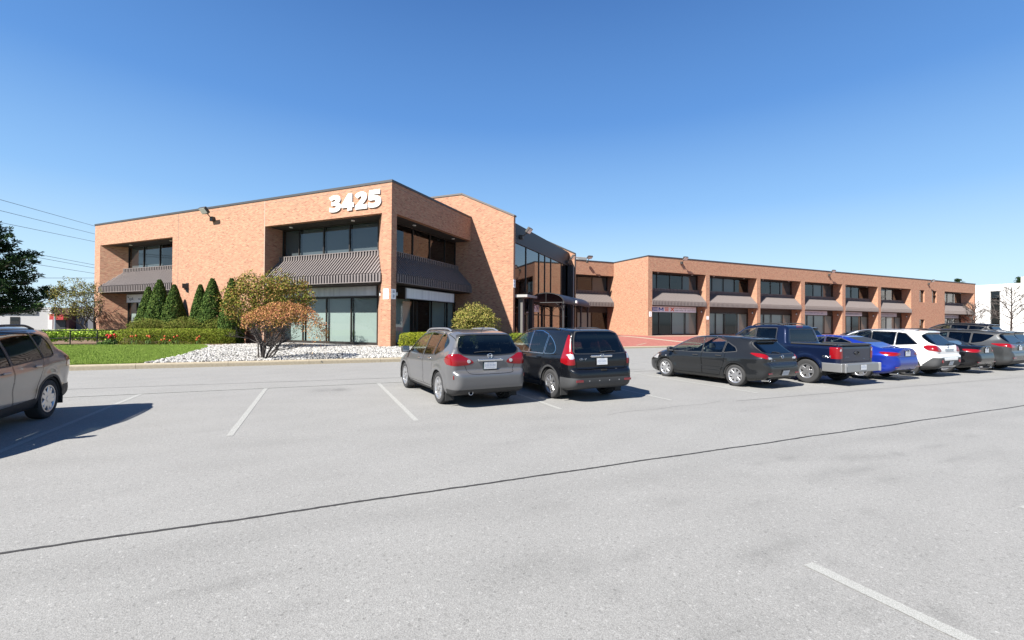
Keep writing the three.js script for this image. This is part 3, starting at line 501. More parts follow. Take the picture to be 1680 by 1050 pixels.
// ------------------------------------------------------------------ the brick office building
const brickTex = (() => {
  const W = 2048, H = 1024, nb = 32, nc = 64, r = rng(31), tone = [], hue = [];
  for (let i = 0; i < nb * nc; i++) { tone.push((r() + r() - 1) * 20 + (r() < 0.10 ? -20 : 0)); hue.push(r()); }
  const rn = rng(32);
  return dataTex(W, H, (i, j) => {
    const row = Math.floor(j / 16), y = j % 16, xo = i + (row % 2) * 32, col = Math.floor(xo / 64) % nb, x = xo % 64, g = (rn() - 0.5) * 16;
    if (y < 2.2 || x < 3) return [196 + g, 176 + g, 154 + g];
    const k = row * nb + col, t = tone[k], h = hue[k];
    return [198 + t + g + h * 8, 145 + t * 0.9 + g + (h - 0.5) * 24, 114 + t * 0.75 + g + (h - 0.5) * 18];
  });
})();
brickTex.repeat.set(1 / 6.72, 1 / 4.8);
const brickMat = new THREE.MeshStandardMaterial({ map: brickTex, bumpMap: brickTex, bumpScale: 0.002, roughness: 0.9, color: new THREE.Color().setRGB(0.56, 0.55, 0.54) });
const BM = {
  coping: std([0.055, 0.054, 0.055], 0.5, 0.3), bronze: std([0.035, 0.03, 0.027], 0.45, 0.4), soffit: std([0.035, 0.032, 0.03], 0.8), awn: std([0.085, 0.074, 0.073], 0.62, 0.1), seam: std([0.165, 0.142, 0.136], 0.6, 0.1), panelDark: std([0.04, 0.032, 0.028], 0.7),
  glassUp: phys([0.36, 0.40, 0.42], 0.012, { transmission: 1, thickness: 0, ior: 1.62 }), glassDn: phys([0.62, 0.69, 0.68], 0.012, { transmission: 1, thickness: 0, ior: 1.55 }), glassAtrium: phys([0.22, 0.22, 0.23], 0.01, { transmission: 1, thickness: 0, ior: 2.5 }),
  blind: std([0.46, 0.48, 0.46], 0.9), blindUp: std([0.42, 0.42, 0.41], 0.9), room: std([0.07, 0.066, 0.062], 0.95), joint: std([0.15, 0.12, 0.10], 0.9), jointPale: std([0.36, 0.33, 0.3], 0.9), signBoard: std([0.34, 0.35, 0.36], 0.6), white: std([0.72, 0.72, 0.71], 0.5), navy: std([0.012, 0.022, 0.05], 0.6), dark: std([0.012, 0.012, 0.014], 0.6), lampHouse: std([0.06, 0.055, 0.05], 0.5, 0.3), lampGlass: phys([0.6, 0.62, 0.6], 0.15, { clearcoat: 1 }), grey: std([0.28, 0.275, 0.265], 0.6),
};
const TOP = 10.26, SOF = 8.45, REC = 1.45, rB = rng(41);
function bay(B, M, o) { // one recessed bay: two storeys of glass with a ribbed metal awning between
  const { x0, x1, splL = 0, splR = 0, up = [], dn = [], fy = 0.45, blinds = true, sign = 'dark' } = o, r = REC, xa = x0 + (splL ? r : 0), xb = x1 - (splR ? r : 0);
  const P = (par, name, g, mat) => { g.applyMatrix4(M); return part(par, name, g, mat); };
  // brick returns
  P(B, 'bay_return_wall', splL ? prism([[x0, 0], [xa, -r], [xa - 0.35, -r - 0.2], [x0 - 0.3, -0.34]], 0, SOF) : prism([[x0, -0.34], [x0, -r - 0.2], [x0 - 0.28, -r - 0.2], [x0 - 0.28, -0.34]], 0, SOF), brickMat);
  P(B, 'bay_return_wall', splR ? prism([[x1, 0], [x1 + 0.3, -0.34], [xb + 0.35, -r - 0.2], [xb, -r]], 0, SOF) : prism([[x1, -0.34], [x1 + 0.28, -0.34], [x1 + 0.28, -r - 0.2], [x1, -r - 0.2]], 0, SOF), brickMat);
  const so = o.soff || 0; P(B, 'soffit', bx(x0 - 0.2, x1 + 0.2, SOF - 0.02 - so, SOF + 0.06 + so, -r - 0.2, -0.36), BM.soffit);
  for (const f of [0.18, 0.82]) { const d = new THREE.CylinderGeometry(0.12, 0.12, 0.05, 16); d.translate(lerp(xa, xb, f), SOF - 0.045, -0.8); P(B, 'soffit_downlight', boxUV(d), BM.white); }
  // glazing: frame bars and panes
  const glaze = (name, y0, y1, list, gm) => {
    const W = new THREE.Group(); W.name = name; B.add(W); const xs = [xa, ...list, xb], fw = 0.035;
    const fr = [bx(xa, xb, y1 - 0.07, y1, -r - 0.05, -r + 0.05), bx(xa, xb, y0, y0 + 0.07, -r - 0.05, -r + 0.05), bx(xa, xa + 0.07, y0 + 0.07, y1 - 0.07, -r - 0.05, -r + 0.048), bx(xb - 0.07, xb, y0 + 0.07, y1 - 0.07, -r - 0.05, -r + 0.048)];
    P(W, 'frame', merge(fr), BM.bronze); for (const x of list) P(W, 'mullion', bx(x - fw, x + fw, y0 + 0.07, y1 - 0.07, -r - 0.05, -r + 0.06), BM.bronze);
    for (let i = 0; i < xs.length - 1; i++) { const a = xs[i] + fw, b = xs[i + 1] - fw; if (b - a < 0.05) continue; const g = new THREE.PlaneGeometry(b - a, y1 - y0 - 0.14); g.translate((a + b) / 2, (y0 + y1) / 2, -r - 0.01); P(W, 'pane', g, gm); }
    return xs;
  };
  const xu = glaze('upper_window', 6.42, SOF - 0.03, up, BM.glassUp), xd = glaze('lower_window', fy + 0.12, 3.47, dn, BM.glassDn);
  if (blinds) for (const [xs, y0, y1, pr] of [[xu, 6.42, SOF - 0.03, o.upBlind ?? 0.6], [xd, fy + 0.12, 3.47, o.dnBlind ?? 0.8]]) for (let i = 0; i < xs.length - 1; i++) { if ((y0 < 5 && o.dnMask ? !o.dnMask[i] : rB() > pr) || xs[i + 1] - xs[i] < 0.3) continue; const drop = 0; const g = bx(xs[i] + 0.06, xs[i + 1] - 0.06, y0 + 0.03, y1 - 0.05 - drop, -r - 0.2, -r - 0.19); P(B, 'blind', g, y0 > 5 ? BM.blindUp : BM.blind); }
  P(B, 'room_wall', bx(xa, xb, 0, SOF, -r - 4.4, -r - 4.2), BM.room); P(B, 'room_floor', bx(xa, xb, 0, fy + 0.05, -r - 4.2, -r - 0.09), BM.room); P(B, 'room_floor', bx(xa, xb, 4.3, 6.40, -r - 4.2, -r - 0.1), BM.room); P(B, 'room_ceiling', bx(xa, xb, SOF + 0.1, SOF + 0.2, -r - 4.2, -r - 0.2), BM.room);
  P(B, 'threshold', bx(xa, xb, fy - 0.45, fy + 0.12, -r - 0.08, -r + 0.08), BM.bronze); P(B, 'lintel', bx(xa, xb, 3.47, 3.52, -r - 0.1, -r + 0.08), BM.bronze);
  // awning
  const A = new THREE.Group(); A.name = 'awning'; B.add(A); const zt = -r + 0.24, e = 0.025, xl = x0 + e, xr = x1 - e, tl = splL ? x0 + r - 0.24 : xl, tr = splR ? x1 - r + 0.24 : xr, yv0 = 4.28, yv1 = 4.77, yt = 6.1, yb = 6.43;
  const quad = (a, b, c, d) => { const g = new THREE.BufferGeometry(); g.setAttribute('position', new THREE.Float32BufferAttribute([...a, ...b, ...c, ...a, ...c, ...d], 3)); g.computeVertexNormals(); return boxUV(g); };
  const sheetG = merge([quad([xl, yv1, 0.03], [xr, yv1, 0.03], [tr, yt, zt], [tl, yt, zt]), quad([xl, yv1 - 0.05, 0.0], [tl, yt - 0.05, zt - 0.03], [tr, yt - 0.05, zt - 0.03], [xr, yv1 - 0.05, 0.0])]);
  P(A, 'awning_slope', sheetG, BM.awn); P(A, 'awning_valance', bx(xl, xr, yv0, yv1, -0.02, 0.03), BM.awn); P(A, 'awning_upper_band', bx(tl, tr, yt, yb, zt - 0.04, zt), BM.awn);
  const ribs = [], n = Math.round((xr - xl) / 0.24), sl = Math.hypot(yt - yv1, 0.03 - zt), an = Math.atan2(yt - yv1, 0.03 - zt);
  for (let i = 0; i <= n; i++) {
    const x = lerp(xl + 0.02, xr - 0.02, i / n); ribs.push(bx(x - 0.045, x + 0.045, yv0 + 0.01, yv1, 0.03, 0.105));
    if (x > tl && x < tr) { const s = new THREE.BoxGeometry(0.09, 0.08, sl); s.rotateX(an); s.translate(x, (yv1 + yt) / 2 + 0.028, (0.03 + zt) / 2 + 0.028); ribs.push(boxUV(s)); ribs.push(bx(x - 0.045, x + 0.045, yt, yb - 0.01, zt, zt + 0.075)); }
    else { // ribs cut short by the slanted return
      const k = x <= tl ? (x - xl) / (tl - xl) : (xr - x) / (xr - tr), l = sl * Math.max(0.02, k), s = new THREE.BoxGeometry(0.09, 0.08, l); s.translate(0, 0, -l / 2); s.rotateX(an); s.translate(x, yv1 + 0.02, 0.046); ribs.push(boxUV(s)); }
  }
  const rm = P(A, 'standing_seams', merge(ribs), BM.seam); rm.userData.kind = 'stuff';
  P(A, 'awning_edge_trim', merge([bx(xl, xr, yv0 - 0.03, yv0 + 0.01, -0.03, 0.112), bx(tl, tr, yb - 0.01, yb + 0.03, zt - 0.05, zt + 0.085)]), BM.seam);
  P(B, 'awning_ceiling', bx(x0, x1, 4.2, 4.26, -r - 0.02, -0.04), BM.panelDark);
  if (sign === 'dark') P(B, 'spandrel_panel', bx(xa, xb, 3.52, 4.2, -r - 0.05, -r + 0.03), BM.panelDark);
  else P(B, 'spandrel_panel', bx(xa, xb, 3.52, 4.2, -r - 0.05, -r + 0.01), BM.panelDark);
}
const worldOf = (o, x, y, z) => V3(x, y, z).applyAxisAngle(V3(0, 1, 0), o.rotation.y).add(o.position);
// --- corner wing (local: corner at 0,0; long front along -x facing +z; side along -z facing +x)
const WING = [-7.28, 0, -26.37];
const wing = thing('brick_office_wing', 'two-storey brick corner wing carrying the large white house number', 'building', WING, ROT_WING);
{
  const I = new THREE.Matrix4();
  part(wing, 'front_wall', slab([[0, -0.3], [0, TOP], [-32.7, TOP], [-32.7, -0.3], [-31.85, -0.3], [-31.85, SOF], [-21.4, SOF], [-21.4, -0.3], [-10.9, -0.3], [-10.9, SOF], [-0.72, SOF], [-0.72, -0.3]], -0.34, 0), brickMat);
  part(wing, 'corner_pier', prism([[-0.02, -0.34], [-0.72, -0.34], [-2.17, -1.45], [-1.47, -1.93], [-0.02, -0.5]], -0.3, SOF - 0.03), brickMat);
  part(wing, 'side_wall', merge([bx(-0.34, 0, SOF, TOP, -9.94, -0.34), bx(-0.34, 0, -0.3, SOF, -0.5, -0.34)]), brickMat);
  part(wing, 'coping', merge([bx(-32.74, 0.04, TOP, TOP + 0.14, -0.4, 0.04), bx(-0.4, 0.04, TOP, TOP + 0.14, -9.98, -0.4)]), BM.coping);
  part(wing, 'brick_joint', merge([bx(-32.7, 0.003, 10.03, 10.05, -0.01, 0.003), bx(-0.01, 0.003, 10.03, 10.05, -9.94, -0.01)]), BM.joint);
  part(wing, 'control_joint', bx(-20.69, -20.65, 0, TOP, -0.01, 0.0035), BM.joint); part(wing, 'control_joint', bx(-10.96, -10.93, 0, TOP, -0.01, 0.0035), BM.jointPale);
  part(wing, 'roof_deck', bx(-32.5, -0.3, 9.7, 9.9, -16, -0.34), BM.room); part(wing, 'rear_walls', merge([bx(-32.7, -32.4, -0.3, TOP, -16, -0.34), bx(-32.4, -0.34, -0.3, TOP, -16.3, -16)]), brickMat);
  bay(wing, I, { x0: -10.9, x1: -0.72, splR: 1, up: [-9.25, -6.92, -4.6], dn: [-8.8, -6.6, -4.4], fy: 0.3, upBlind: 1, dnBlind: 1, sign: 'own' });
  bay(wing, I, { x0: -31.85, x1: -21.4, splL: 1, up: [-28.05, -25.7, -23.5], dn: [-29.0, -26.6, -24.2], fy: 0.3, upBlind: 0.8, sign: 'own' });
  const MB = new THREE.Matrix4().makeRotationY(Math.PI / 2); // bay frame: its x runs along -z of the wing, facing +x
  bay(wing, MB, { x0: 0.5, x1: 9.93, splL: 1, up: [4.1, 6.2, 8.3], dn: [4.2, 6.5, 8.7], fy: 0.3, upBlind: 0.0, dnBlind: 0.5, sign: 'own', soff: 0.004 });
  part(wing, 'footing', merge([bx(-10.9, -0.3, -0.3, 0.32, -1.6, -0.36)]), BM.grey);
}
// --- glazed entrance hall between two raked brick walls, at the far end of the side wall
const atrium = thing('glazed_entrance_hall', 'sloping-roofed glass entrance hall between raked brick walls', 'building', WING, ROT_WING);
{
  const z0 = -9.945, z1 = -25.6, gx = 3.62;
  part(atrium, 'raked_wall', slab([[-9, -0.3], [-9, 12.3], [-0.89, 12.3], [3.74, 10.12], [3.74, -0.3]], z0 - 0.34, z0), brickMat);
  part(atrium, 'raked_wall', slab([[-9, -0.3], [-9, 12.2], [-1.2, 12.2], [4.35, 9.5], [4.35, -0.3]], z1 - 0.3, z1), brickMat);
  const cope = (a, b, za, zb) => { const d = Math.hypot(b[0] - a[0], b[1] - a[1]), g = new THREE.BoxGeometry(d, 0.13, Math.abs(zb - za)); g.rotateZ(Math.atan2(b[1] - a[1], b[0] - a[0])); g.translate((a[0] + b[0]) / 2, (a[1] + b[1]) / 2 + 0.06, (za + zb) / 2); return boxUV(g); };
  part(atrium, 'coping', merge([cope([-9, 12.3], [-0.86, 12.3], z0 + 0.05, z0 - 0.4), cope([-0.9, 12.31], [3.8, 10.1], z0 + 0.05, z0 - 0.4)]), std([0.09, 0.078, 0.072], 0.6, 0.1)); part(atrium, 'coping', merge([cope([-1.2, 12.2], [4.4, 9.48], z1 + 0.05, z1 - 0.35), bx(4.36, 4.43, 0, 9.5, z1 - 0.33, z1 + 0.03)]), BM.bronze);
  part(atrium, 'fascia', bx(gx - 0.3, gx + 0.1, 8.17, 9.65, z0 - 0.36, z1), std([0.02, 0.023, 0.028], 0.5, 0.3));
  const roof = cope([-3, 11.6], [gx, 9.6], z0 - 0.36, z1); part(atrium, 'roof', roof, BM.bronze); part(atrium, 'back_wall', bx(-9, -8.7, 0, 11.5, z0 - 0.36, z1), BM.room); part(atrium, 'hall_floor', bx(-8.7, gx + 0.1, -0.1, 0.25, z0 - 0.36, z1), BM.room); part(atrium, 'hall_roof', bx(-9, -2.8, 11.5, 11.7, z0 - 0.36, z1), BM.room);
  const W = new THREE.Group(); W.name = 'glass_wall'; atrium.add(W); const zs = [-10.3, -12.85, -16.05, -17.7, -19.5, -23.0, -25.5];
  for (let i = 0; i < zs.length; i++) part(W, 'mullion', bx(gx - 0.06, gx + 0.06, 0.2, 8.17, zs[i] - 0.045, zs[i] + 0.045), BM.bronze);
  part(W, 'transom', bx(gx - 0.05, gx + 0.05, 2.55, 2.65, z1 + 0.1, z0 - 0.4), BM.bronze); part(W, 'transom', bx(gx - 0.05, gx + 0.05, 0.2, 0.32, z1 + 0.1, z0 - 0.4), BM.bronze);
  for (let i = 0; i < zs.length - 1; i++) for (const [a, b] of [[0.32, 2.55], [2.65, 8.17]]) { const l = zs[i] - zs[i + 1] - 0.09, g = new THREE.PlaneGeometry(l, b - a); g.rotateY(Math.PI / 2); g.translate(gx, (a + b) / 2, (zs[i] + zs[i + 1]) / 2); part(W, 'pane', g, BM.glassAtrium); }
  part(atrium, 'corner_column', merge([bx(gx + 0.1, gx + 0.62, 0, 8.2, z1 + 0.02, z1 + 0.5)]), BM.dark);
  part(atrium, 'downpipe', bar([gx + 0.7, 0.2, z1 + 0.25], [gx + 0.7, 8.1, z1 + 0.25], 0.05), BM.grey);
  part(atrium, 'porch_slab', bx(gx - 0.1, gx + 1.15, 3.86, 4.06, z0 - 2.6, z0 - 0.36), BM.grey); part(atrium, 'porch_column', bx(gx + 0.25, gx + 0.62, 0.1, 3.86, z0 - 1.1, z0 - 0.75), std([0.10, 0.095, 0.088], 0.7)); part(atrium, 'porch_column', bx(gx + 0.66, gx + 1.0, 0.1, 3.86, z0 - 2.3, z0 - 1.9), BM.dark);
  const doorG = merge([bx(gx + 0.08, gx + 0.12, 0.3, 3.0, z0 - 2.4, z0 - 2.32), bx(gx + 0.08, gx + 0.12, 0.3, 3.0, z0 - 1.4, z0 - 1.32), bx(gx + 0.08, gx + 0.12, 2.9, 3.0, z0 - 2.32, z0 - 1.4)]); part(atrium, 'door_frame', doorG, BM.bronze);
}
// barrel canopy on posts in front of the entrance
const canopy = thing('entrance_canopy', 'dark navy barrel-vaulted canopy on slim posts before the entrance', 'canopy', WING, ROT_WING);
{
  const x0 = 4.1, x1 = 6.9, za = -12.6, zb = -21.5, cx = (x0 + x1) / 2, w = (x1 - x0) / 2;
  const arch = new THREE.CylinderGeometry(1, 1, za - zb, 28, 1, true, 0, Math.PI); arch.rotateX(Math.PI / 2); arch.rotateZ(Math.PI / 2); arch.scale(w + 0.15, 0.8, 1); arch.translate(cx, 3.55, (za + zb) / 2); arch.computeVertexNormals();
  const am = part(canopy, 'vault', boxUV(arch), std([0.008, 0.014, 0.03], 0.55, 0, { side: THREE.DoubleSide }));
  part(canopy, 'eave_beam', merge([bx(x0 - 0.15, x0 - 0.03, 3.45, 3.6, zb, za), bx(x1 + 0.03, x1 + 0.15, 3.45, 3.6, zb, za)]), BM.dark);
  for (const z of [za - 0.06, zb + 0.06]) { const t = []; for (let i = 0; i <= 14; i++) { const a = Math.PI * i / 14; t.push(V3(cx + (w + 0.1) * Math.cos(a), 3.55 + 0.76 * Math.sin(a), z)); } part(canopy, 'end_arch', merge([tube(t, 0.05, 40, 6), bar([x0, 3.52, z], [x1, 3.52, z], 0.045), bar([cx, 3.5, z], [cx, 4.3, z], 0.03)]), BM.dark); }
  for (const z of [za - 0.3, -15.6, -18.5, zb + 0.3]) for (const x of [x0, x1]) { const p = part(canopy, 'post', bx(x - 0.07, x + 0.07, 0.15, 3.45, z - 0.07, z + 0.07), BM.dark); const s = x === x0 ? 1 : -1; part(p, 'bracket', merge([tube([[x, 2.7, z], [x + s * 0.15, 3.15, z], [x + s * 0.6, 3.45, z]], 0.03, 10, 5), tube([[x, 2.7, z], [x, 3.15, z - 0.2], [x, 3.45, z - 0.7]], 0.03, 10, 5), tube([[x, 2.7, z], [x, 3.15, z + 0.2], [x, 3.45, z + 0.7]], 0.03, 10, 5)]), BM.dark); }
  part(canopy, 'canopy_lamp', rbox(0.1, 0.24, 0.5, 0.04, x1 + 0.22, 3.72, -16.2), BM.white);
}
{ const tx = canvasTex(256, 128, (g, w, h) => { g.fillStyle = '#e9e6ee'; g.fillRect(0, 0, w, h); g.strokeStyle = '#5a3f7a'; g.lineWidth = 12; g.beginPath(); g.moveTo(30, 40); g.quadraticCurveTo(60, 20, 62, 60); g.quadraticCurveTo(60, 95, 30, 84); g.moveTo(110, 80); g.quadraticCurveTo(130, 30, 150, 82); g.moveTo(178, 30); g.lineTo(205, 78); g.moveTo(236, 24); g.lineTo(196, 110); g.stroke(); });
  const g = new THREE.BoxGeometry(2.6, 0.75, 0.04); const s = single('entrance_banner', 'white banner with purple script above the entrance doors', 'banner', g, new THREE.MeshStandardMaterial({ map: tx, roughness: 0.6 }), [0, 0, 0], ROT_WING + Math.PI / 2); s.position.copy(worldOf(wing, 3.8, 3.2, -14.4)); }
// --- long wing (local: x along its front, front plane z = 0, corner at 0,0)
const LONG = [16.81, 0, -54.38];
const longWing = thing('brick_office_block', 'long two-storey brick office block with a row of awninged bays', 'building', LONG, ROT_LOT);
{
  const I = new THREE.Matrix4(), EX = 81.6, bays = [[0.65, 9.65], [10.32, 19.4], [20.1, 28.9], [29.8, 38.95], [39.75, 48.65], [49.5, 58.7], [70.0, 81.1]];
  const out = [[0, -0.2], [0, TOP], [EX, TOP], [EX, -0.2]]; for (const [a, b] of bays.slice().reverse()) out.push([b, -0.2], [b, SOF], [a, SOF], [a, -0.2]);
  const hole = (a, b, y0, y1) => [[a, y0], [b, y0], [b, y1], [a, y1]], slits = [[61.4, 63.1, 6.2, 8.4], [65.6, 67.2, 6.2, 8.4], [61.4, 63.1, 0.9, 3.1]];
  part(longWing, 'front_wall', slab(out, -0.34, 0, slits.map(s => hole(...s))), brickMat);
  for (const [a, b, y0, y1] of slits) { const w = new THREE.Group(); w.name = 'slit_window'; longWing.add(w); const g = new THREE.PlaneGeometry(b - a, y1 - y0); g.translate((a + b) / 2, (y0 + y1) / 2, -0.3); part(w, 'pane', g, BM.glassUp); part(w, 'frame', merge([bx(a, b, y0, y0 + 0.06, -0.34, -0.26), bx(a, b, y1 - 0.06, y1, -0.34, -0.26), bx(a, a + 0.06, y0 + 0.06, y1 - 0.06, -0.34, -0.26), bx(b - 0.06, b, y0 + 0.06, y1 - 0.06, -0.34, -0.26)]), BM.bronze); part(w, 'blind', bx(a, b, y0, y1, -0.55, -0.5), a > 64 ? BM.blind : BM.room); }
  part(longWing, 'side_wall', bx(0, 0.34, -0.2, TOP, -7.3, -0.34), brickMat); part(longWing, 'end_wall', bx(EX - 0.34, EX, -0.2, TOP, -20, -0.34), brickMat);
  part(longWing, 'recessed_wall', slab([[-13, -0.2], [-13, TOP], [0, TOP], [0, SOF], [-10, SOF], [-10, -0.2]], -7.3, -6.96), brickMat);
  part(longWing, 'coping', merge([bx(-0.04, EX + 0.04, TOP, TOP + 0.14, -0.4, 0.04), bx(-0.04, 0.38, TOP, TOP + 0.14, -6.92, -0.4), bx(-13, 0.38, TOP, TOP + 0.14, -7.36, -6.92), bx(EX - 0.38, EX + 0.04, TOP, TOP + 0.14, -20, -0.4)]), BM.coping);
  part(longWing, 'roof_deck', merge([bx(0.34, EX - 0.34, 9.7, 9.9, -20, -0.34), bx(-13, 0.3, 9.7, 9.9, -20, -7.3)]), BM.room); part(longWing, 'rear_wall', bx(-13, EX, -0.2, TOP, -20.3, -20), brickMat);
  bays.forEach(([a, b], i) => { const last = i === 6, w = b - a - (last ? REC : 0); bay(longWing, I, { x0: a, x1: b, splR: last ? 1 : 0, up: [0.22, 0.46, 0.70].map(f => a + w * f), dn: i === 0 ? [0.26, 0.5, 0.76].map(f => a + w * f) : [0.30, 0.48, 0.76].map(f => a + w * f), fy: 0.42, upBlind: 0.25, dnBlind: 0.75, dnMask: i === 0 ? [0, 0, 1, 1] : null, sign: i === 0 || i > 2 ? 'own' : 'dark' }); });
  const MG = new THREE.Matrix4().makeTranslation(0, 0, -6.96); bay(longWing, MG, { x0: -10, x1: -0.02, up: [-7.4, -5.0, -2.6], dn: [-7.4, -5.0, -2.6], fy: 0.42, upBlind: 0.3, dnBlind: 0.6 });
}
// rooftop units
for (const [u, v, w, h, d, lab] of [[33.5, 54.2, 2.6, 1.3, 1.8, 'pale metal rooftop air handler behind the recessed brick wall'], [83, 52, 3, 1.1, 2, 'pale metal rooftop air handler on the long block']]) { const g = thing('rooftop_unit', lab, 'rooftop unit', L3(u, v, 9.9).toArray(), ROT_LOT); part(g, 'housing', rbox(w, h, d, 0.05, 0, h / 2 + 0.15, 0), BM.grey); part(g, 'louvre_panel', merge(Array.from({ length: 7 }, (_, i) => bx(-w * 0.42, -w * 0.05, 0.35 + i * 0.12, 0.41 + i * 0.12, d / 2, d / 2 + 0.03))), BM.white); part(g, 'base_frame', bx(-w / 2 + 0.05, w / 2 - 0.05, 0, 0.15, -d / 2 + 0.05, d / 2 - 0.05), BM.dark); }
// house number
import { FontLoader } from 'three/addons/loaders/FontLoader.js';
import { TextGeometry } from 'three/addons/geometries/TextGeometry.js';
const font = await new FontLoader().loadAsync('fonts/droid/droid_sans_bold.typeface.json');
{
  const g = thing('house_number', 'large white block numerals 3425 on the brick parapet', 'sign', WING, ROT_WING);
  '3425'.split('').forEach((c, i) => { const t = new TextGeometry(c, { font, size: 1, depth: 0.05, curveSegments: 10, bevelEnabled: true, bevelSize: 0.05, bevelThickness: 0.012, bevelSegments: 1 }); t.computeBoundingBox(); const b = t.boundingBox, w = b.max.x - b.min.x, h = b.max.y - b.min.y; t.translate(-b.min.x, -b.min.y, -b.min.z); t.scale(0.98 / w, 1.07 / h, 1); t.translate(-4.92 + i * 1.065, 8.82, 0.02); part(g, 'numeral', t, BM.white); });
}
// sign boards under the awnings
function signBoard(o, x0, x1, y0, y1, z, draw, name, label, M) {
  const w = x1 - x0, h = y1 - y0, tx = canvasTex(1024, Math.max(64, Math.round(1024 * h / w)), draw), g = new THREE.Group(); g.name = numbered(name); scene.add(g); tag(g, label, 'sign'); g.rotation.y = o.rotation.y; g.position.copy(o.position);
  const board = bx(x0, x1, y0, y1, z - 0.1, z), face = new THREE.PlaneGeometry(w - 0.08, h - 0.08); face.translate((x0 + x1) / 2, (y0 + y1) / 2, z + 0.004); if (M) { board.applyMatrix4(M); face.applyMatrix4(M); }
  part(g, 'board', board, BM.signBoard); part(g, 'lettering', face, new THREE.MeshStandardMaterial({ map: tx, roughness: 0.55 }));
}
const plain = (c) => (g, w, h) => { g.fillStyle = c; g.fillRect(0, 0, w, h); const r = rng(6); g.globalAlpha = 0.1; for (let i = 0; i < 60; i++) { g.fillStyle = r() < 0.5 ? '#ffffff' : '#8d9094'; g.fillRect(r() * w, 0, 3 + r() * 30, h); } g.globalAlpha = 1; };
const zS = -REC + 0.16;
signBoard(wing, -10.8, -2.2, 3.53, 4.18, zS, plain('#d3d6d8'), 'blank_sign', 'blank pale sign band behind the purple-leaved shrub');
signBoard(wing, 1.98, 7.95, 3.36, 4.05, -0.35, plain('#cfd1d0'), 'blank_sign', 'blank pale sign band under the shaded side awning', new THREE.Matrix4().makeRotationY(Math.PI / 2));
signBoard(wing, -30.35, -23, 3.4, 4.15, zS, (g, w, h) => { g.fillStyle = '#dfe3ea'; g.fillRect(0, 0, w, h); g.fillStyle = '#1d2b4a'; g.font = 'bold ' + Math.round(h * 0.5) + 'px sans-serif'; g.fillText('cpA', w * 0.05, h * 0.72); g.font = 'bold ' + Math.round(h * 0.3) + 'px sans-serif'; g.fillText('PROF', w * 0.24, h * 0.72); g.fillRect(w * 0.018, h * 0.22, w * 0.012, h * 0.12); g.fillRect(w * 0.03, h * 0.3, w * 0.012, h * 0.12); }, 'tenant_sign', 'white tenant sign with dark blue lettering behind the conifers');
const smudge = (g, x, y, w, h, c, seed) => { const r = rng(seed); g.fillStyle = c; let q = x; while (q < x + w) { const l = 4 + r() * 9; g.globalAlpha = 0.45 + r() * 0.4; g.fillRect(q, y + r() * h * 0.3, l, h * (0.5 + r() * 0.5)); q += l + 3 + (r() < 0.15 ? 10 : 0); } g.globalAlpha = 1; };
signBoard(longWing, 0.7, 9.3, 3.42, 4.2, zS, (g, w, h) => { g.fillStyle = '#e2e6f4'; g.fillRect(0, 0, w, h); for (const [c, x0, x1, k] of [['M', 0.045, 0.141, '#0f4aa8'], ['E', 0.1465, 0.2285, '#0f4aa8'], ['M', 0.245, 0.34, '#0f4aa8'], ['E', 0.365, 0.44, '#d9501c'], ['X', 0.474, 0.555, '#d9501c']]) { g.fillStyle = k; const W = (x1 - x0) * w, H = h * 0.66, X = x0 * w, Y = h * 0.17, q = W * 0.2, e = H * 0.22; if (c === 'E') for (const f of [0, 0.39, 0.78]) g.fillRect(X, Y + H * f, W, e); else { g.beginPath(); if (c === 'M') { g.moveTo(X, Y + H); g.lineTo(X, Y); g.lineTo(X + q, Y); g.lineTo(X + W / 2, Y + H * 0.55); g.lineTo(X + W - q, Y); g.lineTo(X + W, Y); g.lineTo(X + W, Y + H); g.lineTo(X + W - q, Y + H); g.lineTo(X + W - q, Y + H * 0.42); g.lineTo(X + W / 2, Y + H * 0.9); g.lineTo(X + q, Y + H * 0.42); g.lineTo(X + q, Y + H); } else { g.moveTo(X, Y); g.lineTo(X + q * 1.3, Y); g.lineTo(X + W, Y + H); g.lineTo(X + W - q * 1.3, Y + H); g.closePath(); g.fill(); g.beginPath(); g.moveTo(X + W, Y); g.lineTo(X + W - q * 1.3, Y); g.lineTo(X, Y + H); g.lineTo(X + q * 1.3, Y + H); } g.closePath(); g.fill(); } } smudge(g, w * 0.56, h * 0.2, w * 0.40, h * 0.18, '#6a7084', 3); smudge(g, w * 0.56, h * 0.6, w * 0.42, h * 0.16, '#6a7084', 4); }, 'tenant_sign', 'tenant sign with blue and orange capitals over glass doors');
[[3, 29.9, 37.3, 'grey tenant sign with violet lettering on the fourth awninged bay from the corner'], [4, 39.85, 46.6, 'grey tenant sign with a white stripe on the fifth awninged bay from the corner'], [5, 49.6, 56.9, 'dim grey tenant sign on the bay left of the slit windows'], [6, 70.6, 78.4, 'pale tenant sign on the end bay right of the slit windows']].forEach(([k, a, b, lab], i) => signBoard(longWing, a, b, 3.5, 4.18, zS, (g, w, h) => { g.fillStyle = ['#b9bccb', '#a9adbb', '#a5a8b2', '#aab2bd'][i]; g.fillRect(0, 0, w, h); smudge(g, w * 0.06, h * 0.28, w * 0.8, h * 0.4, ['#5a5f8c', '#555b7c', '#63697a', '#2f4a78'][i], 20 + i); if (i === 1) { g.fillStyle = '#e4e6ee'; g.fillRect(0, h * 0.86, w, h * 0.14); } }, 'tenant_sign', lab));
